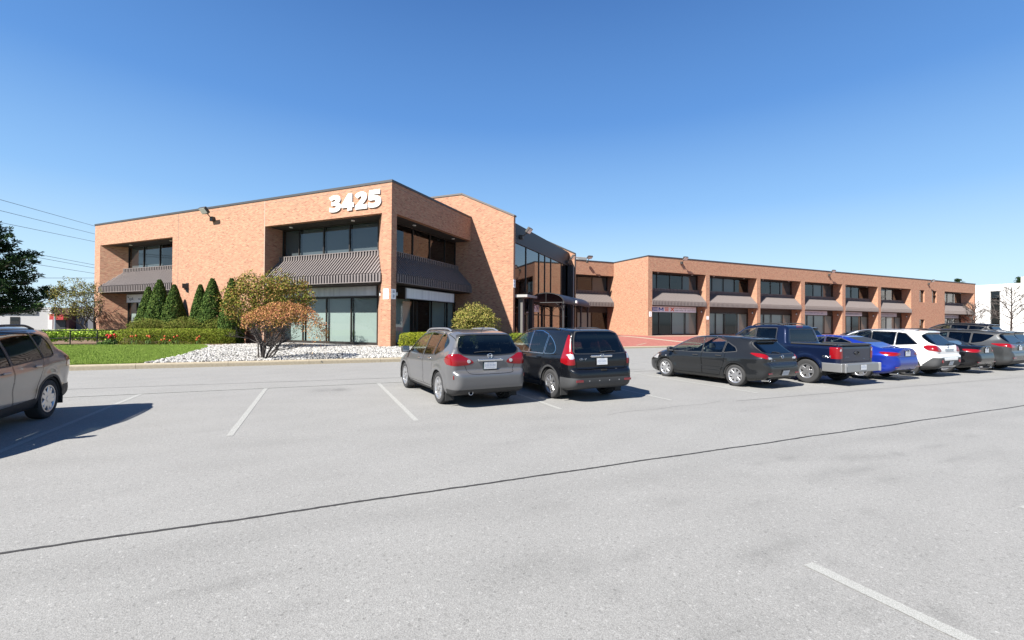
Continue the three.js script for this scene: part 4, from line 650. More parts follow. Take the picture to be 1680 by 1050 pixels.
// address plaques on the piers
for (const [o, x, y, z, ry, lab] of [[wing, -0.36, 3.52, 0.012, 0, 'white address plaque on the sunlit face of the corner pier'], [wing, 0.012, 3.52, -0.24, Math.PI / 2, 'white address plaque on the shaded face of the corner pier'], [longWing, 0.36, 3.1, 0.012, 0, 'tall white plaque on the brick corner beside the blue and orange sign'], [longWing, 9.98, 2.75, 0.012, 0, 'small white plaque on the second brick pier'], [atrium, 3.755, 4.9, -10.12, Math.PI / 2, 'white plaque on the end of the raked brick wall']]) {
  const tall = lab.startsWith('small') ? 0.45 : 0.62; const tx = canvasTex(64, 96, (g, w, h) => { g.fillStyle = '#ecebea'; g.fillRect(0, 0, w, h); g.fillStyle = '#a9a9ad'; g.fillRect(14, 12, 34, 26); g.fillRect(18, 52, 28, 30); }); const s = single('address_plaque', lab, 'plaque', rbox(0.4, tall, 0.02, 0.006), new THREE.MeshStandardMaterial({ map: tx, roughness: 0.6 }), [0, 0, 0], o.rotation.y + ry); s.position.copy(worldOf(o, x, y, z));
}
// wall lamps
function floodlight(o, x, y, z, ry, lab, tilt = 0.7) {
  const g = thing('floodlight', lab, 'floodlight', [0, 0, 0], o.rotation.y + ry); g.position.copy(worldOf(o, x, y, z));
  part(g, 'mounting_box', rbox(0.3, 0.34, 0.24, 0.03, 0, 0, 0.12), BM.lampHouse); part(g, 'arm', merge([bar([0, 0.05, 0.2], [0.02, 0.3, 0.5], 0.035), bar([-0.12, 0.3, 0.5], [0.16, 0.3, 0.5], 0.025)]), BM.lampHouse);
  const h = rbox(0.72, 0.5, 0.2, 0.04); h.rotateX(tilt); h.translate(0.02, 0.5, 0.72); part(g, 'lamp_head', h, BM.lampHouse); const l = rbox(0.62, 0.4, 0.02, 0.008); l.translate(0, 0, 0.105); l.rotateX(tilt); l.translate(0.02, 0.5, 0.72); part(g, 'lens', l, BM.lampGlass); return g;
}
floodlight(wing, -16.4, 9.42, 0, 0, 'large floodlight on the windowless brick stretch of the corner wing');
floodlight(longWing, 5.3, 9.75, 0, 0, 'floodlight above the bay with the blue and orange sign'); floodlight(longWing, 35.4, 9.75, 0, 0, 'floodlight in the middle of the long block parapet'); floodlight(longWing, 64.2, 9.6, 0, 0, 'floodlight above the pair of slit windows');
floodlight(atrium, 3.72, 8.75, -11.4, Math.PI / 2, 'floodlight on the dark fascia beside the raked wall'); floodlight(atrium, 3.72, 8.5, -24.6, Math.PI / 2, 'floodlight at the far end of the dark fascia'); floodlight(longWing, -4.6, 10.15, -6.7, 0, 'floodlight above the recessed brick bay next to the entrance hall', 1.0);
{ const g = thing('security_camera_light', 'small dark wall light low on the windowless brick stretch', 'wall light', WING, ROT_WING); part(g, 'wall_plate', bx(-19.55, -19.3, 4.05, 4.75, 0.0, 0.06), BM.lampHouse); part(g, 'lamp_body', prism([[-19.9, 0.06], [-19.42, 0.4], [-19.3, 0.06]], 4.35, 4.68), BM.lampHouse); }
{ const sp = [[wing, -0.9, 3.55, -0.32, -0.75, 'small lantern on the slanted return of the corner pier'], [wing, -0.3, 3.6, -0.72, 2.3, 'small dark lantern on the shaded return of the corner pier']]; for (let i = 0; i < 6; i++) sp.push([longWing, [9.65, 19.4, 28.9, 38.95, 48.65, 58.7][i] - 0.005, 3.6, -0.62, -Math.PI / 2, 'small lantern on the brick return of an awninged bay']); sp.push([atrium, 1.2, 2.6, -9.94, 0, 'small dark lantern on the raked wall behind the yellow-green shrub']);
  for (const [o, x, y, z, ry, lab] of sp) { const g = thing('wall_lantern', lab, 'wall light', [0, 0, 0], o.rotation.y + ry, o === longWing ? 'lanterns in the awninged bays' : undefined); g.position.copy(worldOf(o, x, y, z)); part(g, 'back_plate', rbox(0.14, 0.26, 0.04, 0.01, 0, 0, 0.02), BM.dark); part(g, 'lamp_glass', rbox(0.16, 0.22, 0.14, 0.04, 0, -0.04, 0.11), BM.lampGlass); part(g, 'hood', rbox(0.2, 0.07, 0.19, 0.02, 0, 0.11, 0.11), BM.dark); } }

const S1 = pts => pts.map(p => [p[0], p[1], 1]);
const textMat = carMat.chrome;
function badge(g, txt, x, y, z, h, mat = textMat) { // small raised letters on the tailgate, built of strokes
  const strokes = { C: [[[1, .85], [.5, 1], [0, .6], [0, .4], [.5, 0], [1, .15]]], R: [[[0, 0], [0, 1], [.8, .95], [.85, .6], [0, .5]], [[.35, .5], [1, 0]]], '-': [[[0, .5], [.7, .5]]], V: [[[0, 1], [.5, 0], [1, 1]]], 4: [[[.7, 0], [.7, 1], [0, .35], [1, .35]]], X: [[[0, 0], [1, 1]], [[0, 1], [1, 0]]], m: [[[0, 0], [0, .7], [.35, .7], [.4, 0]], [[.4, .6], [.8, .7], [.85, 0]]], S: [[[1, .9], [.2, 1], [.1, .6], [.9, .45], [.8, 0], [0, .1]]], L: [[[0, 1], [0, 0], [.9, 0]]] };
  const gs = []; let o = 0;
  for (const c of txt) { for (const s of strokes[c] || strokes['-']) gs.push(tube(s.map(p => [0, p[1] * h, (o + p[0]) * h * 0.95]), h * 0.13, 12, 5)); o += 1.25; }
  const m = merge(gs); m.translate(x, y, z); part(g, 'badge', m, mat);
}
const specs = {};
// compact crossover with high kicked-up rear window line (grey-brown)
specs.greyCrossover = () => ({
  W: 1.80, xr: -1.38, xf: 1.31, R: 0.352, arch: 0.405, rimR: 0.235, tyreW: 0.225, res: 0.034, sill: 0.34, paint: paint([0.135, 0.135, 0.14], 0.5, 0.32),
  sil: [[-2.16, 0.29], [-2.29, 0.40], [-2.335, 0.58], [-2.325, 0.72], [-2.20, 0.79, 1], [-2.215, 0.98], [-2.17, 1.13], [-2.06, 1.38], [-2.03, 1.535, 1], [-1.9, 1.575], [-1.5, 1.615], [-0.9, 1.64], [-0.2, 1.64], [0.35, 1.575], [1.22, 1.07], [1.35, 1.045], [1.9, 0.965], [2.2, 0.83], [2.32, 0.6], [2.29, 0.38], [2.15, 0.22], [1.6, 0.19], [-1.7, 0.23]],
  belt: [[-2.2, 1.27], [-1.7, 1.2], [-1.1, 1.07], [-0.2, 1.02], [1.2, 0.98], [2.3, 0.8]], ghRear: -1.0, ghFront: 0.5, ghTaperR: 0.11, tumble: 0.36, shoulder: 0.03, waist: 0.022,
  windows: [{ pts: S1([[1.0, 1.05], [0.36, 1.47], [-0.28, 1.555], [-0.26, 1.035]]), mat: carMat.glass }, { pts: S1([[-0.33, 1.04], [-0.35, 1.555], [-1.12, 1.525], [-1.02, 1.075]]) }, { pts: [[-1.09, 1.10], [-1.19, 1.515], [-1.55, 1.47], [-1.72, 1.36], [-1.62, 1.22], [-1.35, 1.13]] }],
  rearGlass: [[-0.75, 1.13], [0, 1.105], [0.60, 1.135], [0.70, 1.22], [0.655, 1.42], [0.60, 1.515], [0, 1.535], [-0.75, 1.535]], rearGlassX: -1.5, rearTrim: 0.028,
  shield: S1([[0.35, 1.53], [1.18, 1.06], [1.3, 1.3], [0.6, 1.8]]), tailgate: [[-0.6, 0.72], [0, 0.715], [0.50, 0.735], [0.565, 0.85], [0.70, 1.13], [0.69, 1.3], [0.62, 1.6], [-0.6, 1.6]],
  lamps: [{ name: 'tail_light', mat: carMat.red, deep: 0.60, side: [[-2.5, 0.88], [-2.05, 0.89], [-1.84, 0.98], [-1.93, 1.09], [-2.1, 1.15], [-2.5, 1.16]], pts: [[0.40, 0.985], [0.40, 0.94], [0.55, 0.905], [0.85, 0.90], [1.0, 0.98], [0.98, 1.10], [0.72, 1.145], [0.58, 1.08]] }, { name: 'headlight', mat: carMat.clear, front: true, pts: S1([[0.5, 0.72], [0.95, 0.72], [0.95, 0.93], [0.5, 0.83]]) }],
  clad: [{ name: 'lower_bumper', fn: p => Math.max(p[1] - 0.40, p[0] + 1.9) }, { name: 'sill_cladding', fn: p => Math.max(p[1] - 0.285, 0.5 - Math.abs(p[2])) }],
  doors: [{ pts: S1([[1.15, 0.42], [1.05, 0.98], [0.36, 1.52], [-0.30, 1.6], [-0.29, 0.34], [0.9, 0.32]]), handle: [-0.08, 0.93] }, { pts: S1([[-0.31, 0.34], [-0.32, 1.6], [-1.1, 1.56], [-1.05, 1.0], [-0.98, 0.80], [-0.88, 0.34]]), handle: [-0.87, 0.97] }],
  handleMat: carMat.chrome, mirror: [0.98, 1.03], mirrorMat: carMat.black, rails: [-1.45, 0.3, 0.055, 0.58], railMat: carMat.silver, wiper: [0.12, 1.17, -0.36, 1.165], plate: [0.885], plateFrame: std([0.01, 0.03, 0.035], 0.4), bar: [1.0, 0.05, 0.60], emblem: [1.085, 'ring'], exhaust: [[0.33, -0.46, 0.045]], hood: 1.25,
  rim: { n: 5, a0: 0.05, a1: 0.024, twin: 0.045 },
  after: (g, h) => { // round reversing lamps, reflectors, flaps, small letters
    for (const s of [1, -1]) { const z = s * 0.50, y = 0.985; const c = new THREE.CylinderGeometry(0.038, 0.038, 0.02, 20); c.rotateZ(Math.PI / 2); c.translate(h.rearX(y, z) - 0.003, y, z); part(g, 'reversing_light', c, carMat.clear); const r = rbox(0.02, 0.08, 0.03, 0.008, h.rearX(0.66, s * 0.83) - 0.004, 0.66, s * 0.83); part(g, 'reflector', r, carMat.red); }
    for (const s of [1, -1]) for (const x of [-1.83, 0.88]) part(g, 'mud_flap', rbox(0.018, 0.22, 0.2, 0.006, x, 0.24, s * 0.77), carMat.flap);
    badge(g, 'SL', h.rearX(0.79, 0.46) - 0.008, 0.79, 0.42, 0.025); badge(g, '----', h.rearX(0.79, -0.42) - 0.008, 0.785, -0.56, 0.022);
    part(g, 'aerial', bar([-1.75, 1.6, 0], [-1.9, 1.73, 0], 0.006), carMat.black); }
});
// tall rounded crossover with vertical pillar lamps (black)
specs.blackCrossover = () => ({
  W: 1.82, xr: -1.31, xf: 1.31, R: 0.352, arch: 0.41, rimR: 0.225, tyreW: 0.225, res: 0.034, sill: 0.36, paint: paint([0.004, 0.0045, 0.006], 0, 0.3), shoulder: 0.04, waist: 0.018,
  sil: [[-2.14, 0.33], [-2.24, 0.42], [-2.275, 0.58], [-2.25, 0.72], [-2.15, 0.775, 1], [-2.155, 0.95], [-2.11, 1.12], [-1.98, 1.42], [-1.93, 1.585], [-1.8, 1.645], [-1.3, 1.68], [-0.6, 1.69], [0, 1.665], [0.5, 1.575], [1.35, 1.12], [1.5, 1.08], [1.95, 0.97], [2.2, 0.82], [2.27, 0.6], [2.24, 0.38], [2.1, 0.24], [1.6, 0.21], [-1.7, 0.24]],
  belt: [[-2.2, 1.13], [-1.5, 1.085], [-0.5, 1.055], [1.3, 1.03], [2.3, 0.85]], ghRear: -1.0, ghFront: 0.6, tumble: 0.27, ghTaperR: 0.035,
  windows: [{ pts: [[1.17, 1.065], [0.75, 1.34], [0.35, 1.545], [-0.14, 1.6], [-0.19, 1.06]].map((p, i) => i > 2 ? [...p, 1] : p), mat: carMat.glass }, { pts: S1([[-0.24, 1.06], [-0.19, 1.605], [-0.62, 1.60], [-0.98, 1.52], [-0.96, 1.065]]) }, { pts: [[-1.03, 1.07, 1], [-1.05, 1.49, 1], [-1.3, 1.36], [-1.47, 1.19], [-1.42, 1.09]] }],
  trimMat: carMat.chrome, winTrim: 0.016,
  rearGlass: [[-0.7, 1.12], [0, 1.115], [0.71, 1.125], [0.70, 1.2], [0.61, 1.52], [0.55, 1.60], [0, 1.615], [-0.7, 1.6]], rearGlassX: -1.6,
  shield: S1([[0.5, 1.54], [1.3, 1.11], [1.4, 1.35], [0.75, 1.8]]), tailgate: [[-0.6, 0.755], [0, 0.755], [0.66, 0.76], [0.70, 0.85], [0.735, 1.13], [0.66, 1.45], [0.60, 1.66], [-0.6, 1.66]],
  lamps: [{ name: 'reversing_light', mat: carMat.clear, deep: 0.42, pts: S1([[0.75, 0.985], [0.86, 0.985], [0.86, 1.10], [0.765, 1.10]]) }, { name: 'tail_light', mat: carMat.red, deep: 0.46, pts: [[0.735, 0.855, 1], [0.90, 0.855, 1], [0.93, 1.0], [0.92, 1.12], [0.86, 1.38], [0.78, 1.62], [0.69, 1.62], [0.72, 1.35], [0.76, 1.13]] }, { name: 'headlight', mat: carMat.clear, front: true, pts: S1([[0.5, 0.74], [0.95, 0.74], [0.95, 0.93], [0.5, 0.83]]) }],
  clad: [{ name: 'lower_bumper', mat: carMat.greyClad, fn: p => Math.max(p[1] - (0.57 + (Math.abs(p[2]) > 0.6 ? -0.0 : 0)), p[0] + 1.78) }, { name: 'sill_cladding', mat: carMat.greyClad, fn: p => Math.max(p[1] - 0.37, 0.5 - Math.abs(p[2])) }, { name: 'arch_cladding', mat: carMat.greyClad, fn: p => Math.min(...[-1.31, 1.31].map(x => Math.max(Math.hypot(p[0] - x, p[1] - 0.352) - 0.455, 0.6 - Math.abs(p[2]), p[1] - 0.9))) }],
  doors: [{ pts: S1([[1.1, 0.42], [1.22, 1.0], [0.42, 1.58], [-0.18, 1.64], [-0.21, 0.40], [0.8, 0.39]]), handle: [0.02, 0.965] }, { pts: S1([[-0.23, 0.40], [-0.2, 1.64], [-0.7, 1.63], [-1.0, 1.55], [-1.0, 1.0], [-0.93, 0.80], [-0.82, 0.40]]), handle: [-0.80, 0.965] }],
  mirror: [1.12, 1.06], wiper: [-0.02, 1.135, 0.42, 1.15], plate: [0.925], bar: [1.045, 0.055, 0.60], emblem: [1.06, 'h'], emblemOut: 0.045, hood: 1.4, rails: [-1.35, 0.25, 0.035, 0.62], railMat: carMat.black,
  rim: { n: 7, a0: 0.036, a1: 0.036 },
  after: (g, h) => {
    for (const s of [1, -1]) { const z = s * 0.68; part(g, 'reflector', rbox(0.02, 0.055, 0.2, 0.01, h.rearX(0.5, z) - 0.004, 0.5, z), carMat.redDark); }
    for (const z of [-0.42, -0.14, 0.14, 0.42]) { const c = new THREE.CylinderGeometry(0.013, 0.013, 0.012, 12); c.rotateZ(Math.PI / 2); c.translate(h.rearX(0.5, z) - 0.004, 0.5, z); part(g, 'parking_sensor', c, carMat.silver); }
    part(g, 'tailgate_handle', rbox(0.02, 0.04, 0.16, 0.01, h.rearX(0.715, 0) - 0.006, 0.735, 0), carMat.gap);
    badge(g, 'CR-V', h.rearX(0.985, -0.55) - 0.012, 0.965, -0.62, 0.04);
    for (const s of [1, -1]) for (const x of [-1.78]) part(g, 'mud_flap', rbox(0.018, 0.26, 0.2, 0.006, x, 0.27, s * 0.79), carMat.flap);
    part(g, 'aerial', bar([-1.35, 1.67, -0.1], [-1.52, 1.83, -0.1], 0.007, 0.004), carMat.black); }
});
// crossover seen from its side at the edge of the picture (silver-beige)
specs.beigeCrossover = () => ({
  W: 1.845, xr: -1.36, xf: 1.30, R: 0.352, arch: 0.405, rimR: 0.232, res: 0.034, sill: 0.36, paint: paint([0.235, 0.222, 0.212], 0.55, 0.34), shoulder: 0.035, waist: 0.03,
  sil: [[-2.1, 0.32], [-2.22, 0.42], [-2.285, 0.60], [-2.27, 0.74], [-2.18, 0.80, 1], [-2.2, 0.98], [-2.14, 1.12], [-1.93, 1.40], [-1.98, 1.56, 1], [-1.85, 1.60], [-1.3, 1.655], [-0.6, 1.67], [-0.1, 1.64], [0.4, 1.57], [1.32, 1.09], [1.45, 1.06], [1.95, 0.98], [2.2, 0.84], [2.28, 0.6], [2.25, 0.38], [2.1, 0.24], [1.6, 0.2], [-1.7, 0.24]],
  belt: [[-2.2, 1.22], [-1.6, 1.15], [-1.0, 1.09], [0, 1.04], [1.3, 1.0], [2.3, 0.82]], ghRear: -1.0, ghFront: 0.5, tumble: 0.34,
  windows: [{ pts: S1([[1.15, 1.04], [0.45, 1.48], [-0.22, 1.57], [-0.22, 1.055]]) }, { pts: S1([[-0.29, 1.06], [-0.29, 1.575], [-1.1, 1.54], [-1.16, 1.11]]) }, { pts: [[-1.2, 1.115, 1], [-1.16, 1.535, 1], [-1.45, 1.49], [-1.62, 1.33], [-1.58, 1.19], [-1.5, 1.14]] }],
  rearGlass: [[-0.7, 1.14], [0, 1.12], [0.64, 1.14], [0.70, 1.2], [0.60, 1.48], [0, 1.52], [-0.7, 1.5]], rearGlassX: -1.5, shield: S1([[0.42, 1.53], [1.28, 1.08], [1.38, 1.32], [0.7, 1.8]]),
  lamps: [{ name: 'tail_light', mat: carMat.amber, deep: 0.4, pts: [[0.50, 0.96], [0.98, 0.90], [1.0, 1.0], [0.95, 1.09], [0.7, 1.10], [0.52, 1.03]] }, { name: 'headlight', mat: carMat.clear, front: true, pts: S1([[0.5, 0.74], [0.98, 0.74], [0.98, 0.93], [0.5, 0.83]]) }],
  clad: [{ name: 'lower_bumper', fn: p => Math.max(p[1] - 0.56, p[0] + 1.80) }, { name: 'sill_cladding', fn: p => Math.max(p[1] - (0.395 - 0.03 * p[0]), 0.5 - Math.abs(p[2])) }, { name: 'arch_cladding', fn: p => Math.min(...[-1.36, 1.30].map(x => Math.max(Math.hypot(p[0] - x, p[1] - 0.352) - 0.445, 0.6 - Math.abs(p[2]), p[1] - 0.9))) }],
  doors: [{ pts: S1([[1.1, 0.45], [1.2, 1.0], [0.45, 1.54], [-0.24, 1.62], [-0.26, 0.40], [0.85, 0.38]]), handle: [-0.05, 0.94] }, { pts: S1([[-0.28, 0.40], [-0.26, 1.62], [-1.12, 1.58], [-1.17, 1.1], [-1.05, 0.85], [-0.86, 0.42]]), handle: [-0.93, 0.98] }],
  mirror: [1.02, 1.02], rails: [-1.5, 0.3, 0.05, 0.6], railMat: carMat.black, plate: [0.87], hood: 1.4, rim: { n: 5, a0: 0.05, a1: 0.024, twin: 0.05 },
  after: (g, h) => { for (const s of [1, -1]) part(g, 'mud_flap', rbox(0.02, 0.26, 0.2, 0.006, -1.83, 0.33, s * 0.8), carMat.flap); for (const s of [1, -1]) part(g, 'bumper_corner_guard', rbox(0.1, 0.2, 0.04, 0.015, h.x0 + 0.06, 0.58, s * 0.72), carMat.cladding); }
});
// low five door hatchback (charcoal)
specs.hatchback = () => ({
  W: 1.755, xr: -1.30, xf: 1.34, R: 0.318, arch: 0.368, rimR: 0.212, tyreW: 0.205, res: 0.034, sill: 0.27, paint: paint([0.012, 0.013, 0.0145], 0.2, 0.34), shoulder: 0.04, waist: 0.026, tuck: 0.08,
  sil: [[-2.05, 0.26], [-2.18, 0.36], [-2.245, 0.52], [-2.225, 0.68], [-2.16, 0.74, 1], [-2.17, 0.88], [-2.09, 1.0], [-1.72, 1.30], [-1.80, 1.385, 1], [-1.6, 1.41], [-1.1, 1.445], [-0.4, 1.465], [0.1, 1.44], [0.5, 1.36], [1.32, 0.97], [1.5, 0.93], [1.95, 0.82], [2.17, 0.70], [2.25, 0.52], [2.22, 0.32], [2.1, 0.19], [1.6, 0.15], [-1.6, 0.19]],
  belt: [[-2.1, 1.02], [-1.4, 0.985], [-0.6, 0.94], [0.4, 0.91], [1.3, 0.875], [2.2, 0.7]], ghRear: -0.9, ghFront: 0.6, tumble: 0.40, frontRound: [0.8, 0.26], rearRound: [0.5, 0.17],
  windows: [{ pts: [[1.14, 0.935, 1], [0.8, 1.12], [0.42, 1.315], [-0.05, 1.385], [-0.12, 0.94, 1]], mat: carMat.glass }, { pts: S1([[-0.19, 0.94], [-0.12, 1.39], [-0.62, 1.38], [-0.90, 1.30], [-0.86, 0.965]]), mat: carMat.glass }, { pts: S1([[-0.92, 0.975], [-0.96, 1.275], [-1.25, 1.13], [-1.32, 1.03]]) }],
  rearGlass: [[-0.62, 1.0], [0, 0.985], [0.58, 1.0], [0.64, 1.05], [0.55, 1.31], [0, 1.34], [-0.62, 1.32]], rearGlassX: -1.2, rearTint: carMat.privacy, shield: S1([[0.42, 1.345], [1.28, 0.96], [1.4, 1.2], [0.7, 1.6]]),
  tailgate: [[-0.5, 0.62], [0, 0.61], [0.50, 0.63], [0.58, 0.8], [0.66, 1.0], [0.60, 1.3], [0.55, 1.43], [-0.5, 1.43]], tailgateDeep: 1.0,
  lamps: [{ name: 'reversing_light', mat: carMat.clear, deep: 0.36, pts: S1([[0.44, 0.845], [0.62, 0.825], [0.66, 0.90], [0.5, 0.885]]) }, { name: 'tail_light', mat: carMat.red, deep: 0.6, side: [[-2.5, 0.80], [-2.2, 0.83], [-1.9, 0.93], [-1.72, 1.0], [-1.8, 1.03], [-2.1, 0.99], [-2.5, 0.95]], pts: [[0.60, 0.84], [0.75, 0.86], [0.9, 0.97], [0.86, 1.015], [0.70, 0.985], [0.6, 0.92]] }, { name: 'headlight', mat: carMat.clear, front: true, pts: S1([[0.5, 0.62], [0.95, 0.62], [0.95, 0.80], [0.5, 0.70]]) }],
  clad: [{ name: 'lower_bumper', fn: p => Math.max(p[1] - 0.33, p[0] + 1.85, Math.abs(p[2]) - 0.5) }],
  doors: [{ pts: S1([[1.12, 0.35], [1.19, 0.86], [0.45, 1.36], [-0.12, 1.43], [-0.15, 0.28], [0.85, 0.26]]), handle: [0.08, 0.835] }, { pts: S1([[-0.17, 0.28], [-0.13, 1.43], [-0.7, 1.42], [-0.96, 1.31], [-0.98, 0.95], [-0.95, 0.72], [-0.78, 0.28]]), handle: [-0.76, 0.865] }],
  handleMat: carMat.black, mirror: [1.08, 0.91], mirrorMat: carMat.black, wiper: [0, 1.0, -0.32, 1.03], plate: [0.45, 0.05], emblem: [0.90, 'wing'], exhaust: [[0.24, -0.55, 0.038]], hood: 1.42, seatY: 0.5, dashX: 1.0,
  rim: { n: 8, a0: 0.03, a1: 0.03 },
  after: (g, h) => { for (const s of [1, -1]) { part(g, 'reflector', rbox(0.02, 0.04, 0.16, 0.008, h.rearX(0.44, s * 0.62) - 0.004, 0.44, s * 0.62), carMat.redDark); part(g, 'side_repeater', rbox(0.05, 0.03, 0.02, 0.01, 1.28, 0.74, s * (h.sideZ(1.28, 0.74) + 0.003)), carMat.clear); } badge(g, 'm---S', h.rearX(0.79, -0.46) - 0.01, 0.785, -0.52, 0.03); }
});
// crew-cab pickup with a short bed (navy)
specs.pickup = () => ({
  W: 1.86, xr: -1.66, xf: 1.66, R: 0.375, arch: 0.445, rimR: 0.215, tyreW: 0.245, res: 0.036, sill: 0.48, paint: paint([0.004, 0.008, 0.026], 0.2, 0.33), shoulder: 0.02, waist: 0.015, tuck: 0.05, flare: 0.035, kTop: 0.12, kLow: 0.07,
  sil: [[-2.58, 0.46], [-2.60, 0.62, 1], [-2.60, 1.10], [-2.59, 1.185, 1], [-2.40, 1.20, 1], [-1.12, 1.21, 1], [-1.05, 1.23], [-0.98, 1.55], [-0.92, 1.72], [-0.80, 1.79], [-0.2, 1.81], [0.3, 1.785], [0.55, 1.74], [1.25, 1.22], [1.4, 1.18], [2.1, 1.13], [2.5, 1.02], [2.62, 0.8], [2.62, 0.5], [2.45, 0.4], [1.6, 0.38], [-1.9, 0.42]],
  belt: [[-2.6, 1.3], [-1.2, 1.28], [-1.0, 1.2], [0, 1.19], [1.2, 1.17], [2.6, 1.2]], ghRear: -0.9, ghFront: 0.7, tumble: 0.24, rearRound: [0.25, 0.04], frontRound: [0.6, 0.2],
  modify: (d, x, y, z) => Math.max(d, -Math.max(-2.50 - x, x + 1.22, Math.abs(z) - 0.76, 0.85 - y)),
  windows: [{ pts: S1([[1.1, 1.21], [0.55, 1.62], [0.14, 1.70], [0.12, 1.2]]), mat: carMat.glass }, { pts: S1([[0.06, 1.2], [0.08, 1.705], [-0.62, 1.70], [-0.66, 1.21]]) }],
  rearGlass: S1([[-0.6, 1.27], [0.68, 1.27], [0.60, 1.66], [-0.6, 1.66]]), rearGlassX: -0.75, shield: S1([[0.57, 1.7], [1.22, 1.22], [1.3, 1.5], [0.8, 2.0]]),
  tailgate: S1([[-0.5, 0.72], [0.70, 0.72], [0.70, 1.165], [-0.5, 1.165]]), tailgateDeep: 0.2,
  lamps: [{ name: 'reversing_light', mat: carMat.clear, deep: 0.24, pts: S1([[0.775, 1.03], [0.86, 1.03], [0.855, 1.10], [0.78, 1.10]]) }, { name: 'tail_light', mat: carMat.red, deep: 0.26, pts: S1([[0.735, 0.81], [0.94, 0.81], [0.94, 1.15], [0.75, 1.15]]) }, { name: 'headlight', mat: carMat.clear, front: true, pts: S1([[0.5, 0.8], [0.95, 0.8], [0.95, 1.03], [0.5, 0.99]]) }],
  clad: [{ name: 'sill_cladding', mat: carMat.greyClad, fn: p => Math.max(p[1] - 0.56, 0.5 - Math.abs(p[2]), Math.abs(p[0]) - 1.2) }],
  doors: [{ pts: S1([[1.1, 0.52], [1.15, 1.2], [0.56, 1.7], [0.10, 1.75], [0.09, 0.5]]), handle: [0.3, 1.1] }, { pts: S1([[0.07, 0.5], [0.08, 1.75], [-0.66, 1.75], [-0.72, 1.2], [-0.78, 1.0], [-0.95, 0.75], [-0.98, 0.5]]), handle: [-0.5, 1.1] }],
  mirror: [1.02, 1.2], mirrorMat: carMat.black, seatY: 0.85, seatF: 0.45, seatR: -0.35, dashX: 1.02, hood: 1.4, rim: { n: 5, a0: 0.05, a1: 0.05 }, rails: [-0.75, 0.35, 0.05, 0.6], railMat: carMat.black,
  after: (g, h) => {
    const b = []; b.push(rbox(0.2, 0.26, 1.66, 0.03, -2.68, 0.55, 0)); for (const s of [1, -1]) { const w = rbox(0.56, 0.26, 0.06, 0.02, -2.42, 0.55, s * 0.915); b.push(w); const c = rbox(0.24, 0.26, 0.06, 0.02); c.rotateY(s * 0.6); c.translate(-2.7, 0.55, s * 0.86); b.push(c); }
    part(g, 'rear_bumper', merge(b), std([0.30, 0.30, 0.30], 0.38, 0.7));
    const pl = new THREE.Group(); pl.name = 'licence_plate'; pl.position.set(-2.79, 0.56, 0); pl.rotation.y = -Math.PI / 2; g.add(pl); part(pl, 'plate_face', new THREE.PlaneGeometry(0.3, 0.15), plateMat);
    const rl = []; for (const s of [1, -1]) rl.push(rbox(1.36, 0.05, 0.1, 0.02, -1.84, 1.225, s * 0.85)); rl.push(rbox(0.08, 0.05, 1.6, 0.02, -2.57, 1.215, 0)); part(g, 'bed_rail_cap', merge(rl), carMat.black);
    part(g, 'bed_cover', rbox(1.28, 0.03, 1.54, 0.01, -1.86, 1.19, 0), carMat.black);
    part(g, 'high_brake_light', rbox(0.03, 0.035, 0.3, 0.01, h.rearX(1.745, 0) - 0.004, 1.745, 0), carMat.red);
    const em = new THREE.TorusGeometry(0.075, 0.016, 8, 28); em.scale(1.5, 0.65, 1); em.rotateY(-Math.PI / 2); em.translate(h.rearX(0.98, 0) - 0.012, 0.98, 0); part(g, 'emblem', em, carMat.black);
    badge(g, '4X4', 0, 0, 0, 0.075); { const q = g.children[g.children.length - 1].geometry; q.rotateY(-Math.PI / 2); q.translate(-2.15, 0.83, -(h.sideZ(-2.28, 0.87) + 0.006)); }
    badge(g, '----', h.rearX(0.86, -0.45) - 0.012, 0.84, -0.62, 0.04); badge(g, '---', h.rearX(0.86, 0.45) - 0.012, 0.78, 0.3, 0.035);
    const fl = []; for (const s of [1, -1]) fl.push(new THREE.TorusGeometry(0.455, 0.028, 6, 28, Math.PI).translate(-1.66, 0.375, s * 0.915)); part(g, 'arch_flare', merge(fl.map(boxUV)), carMat.black); }
});
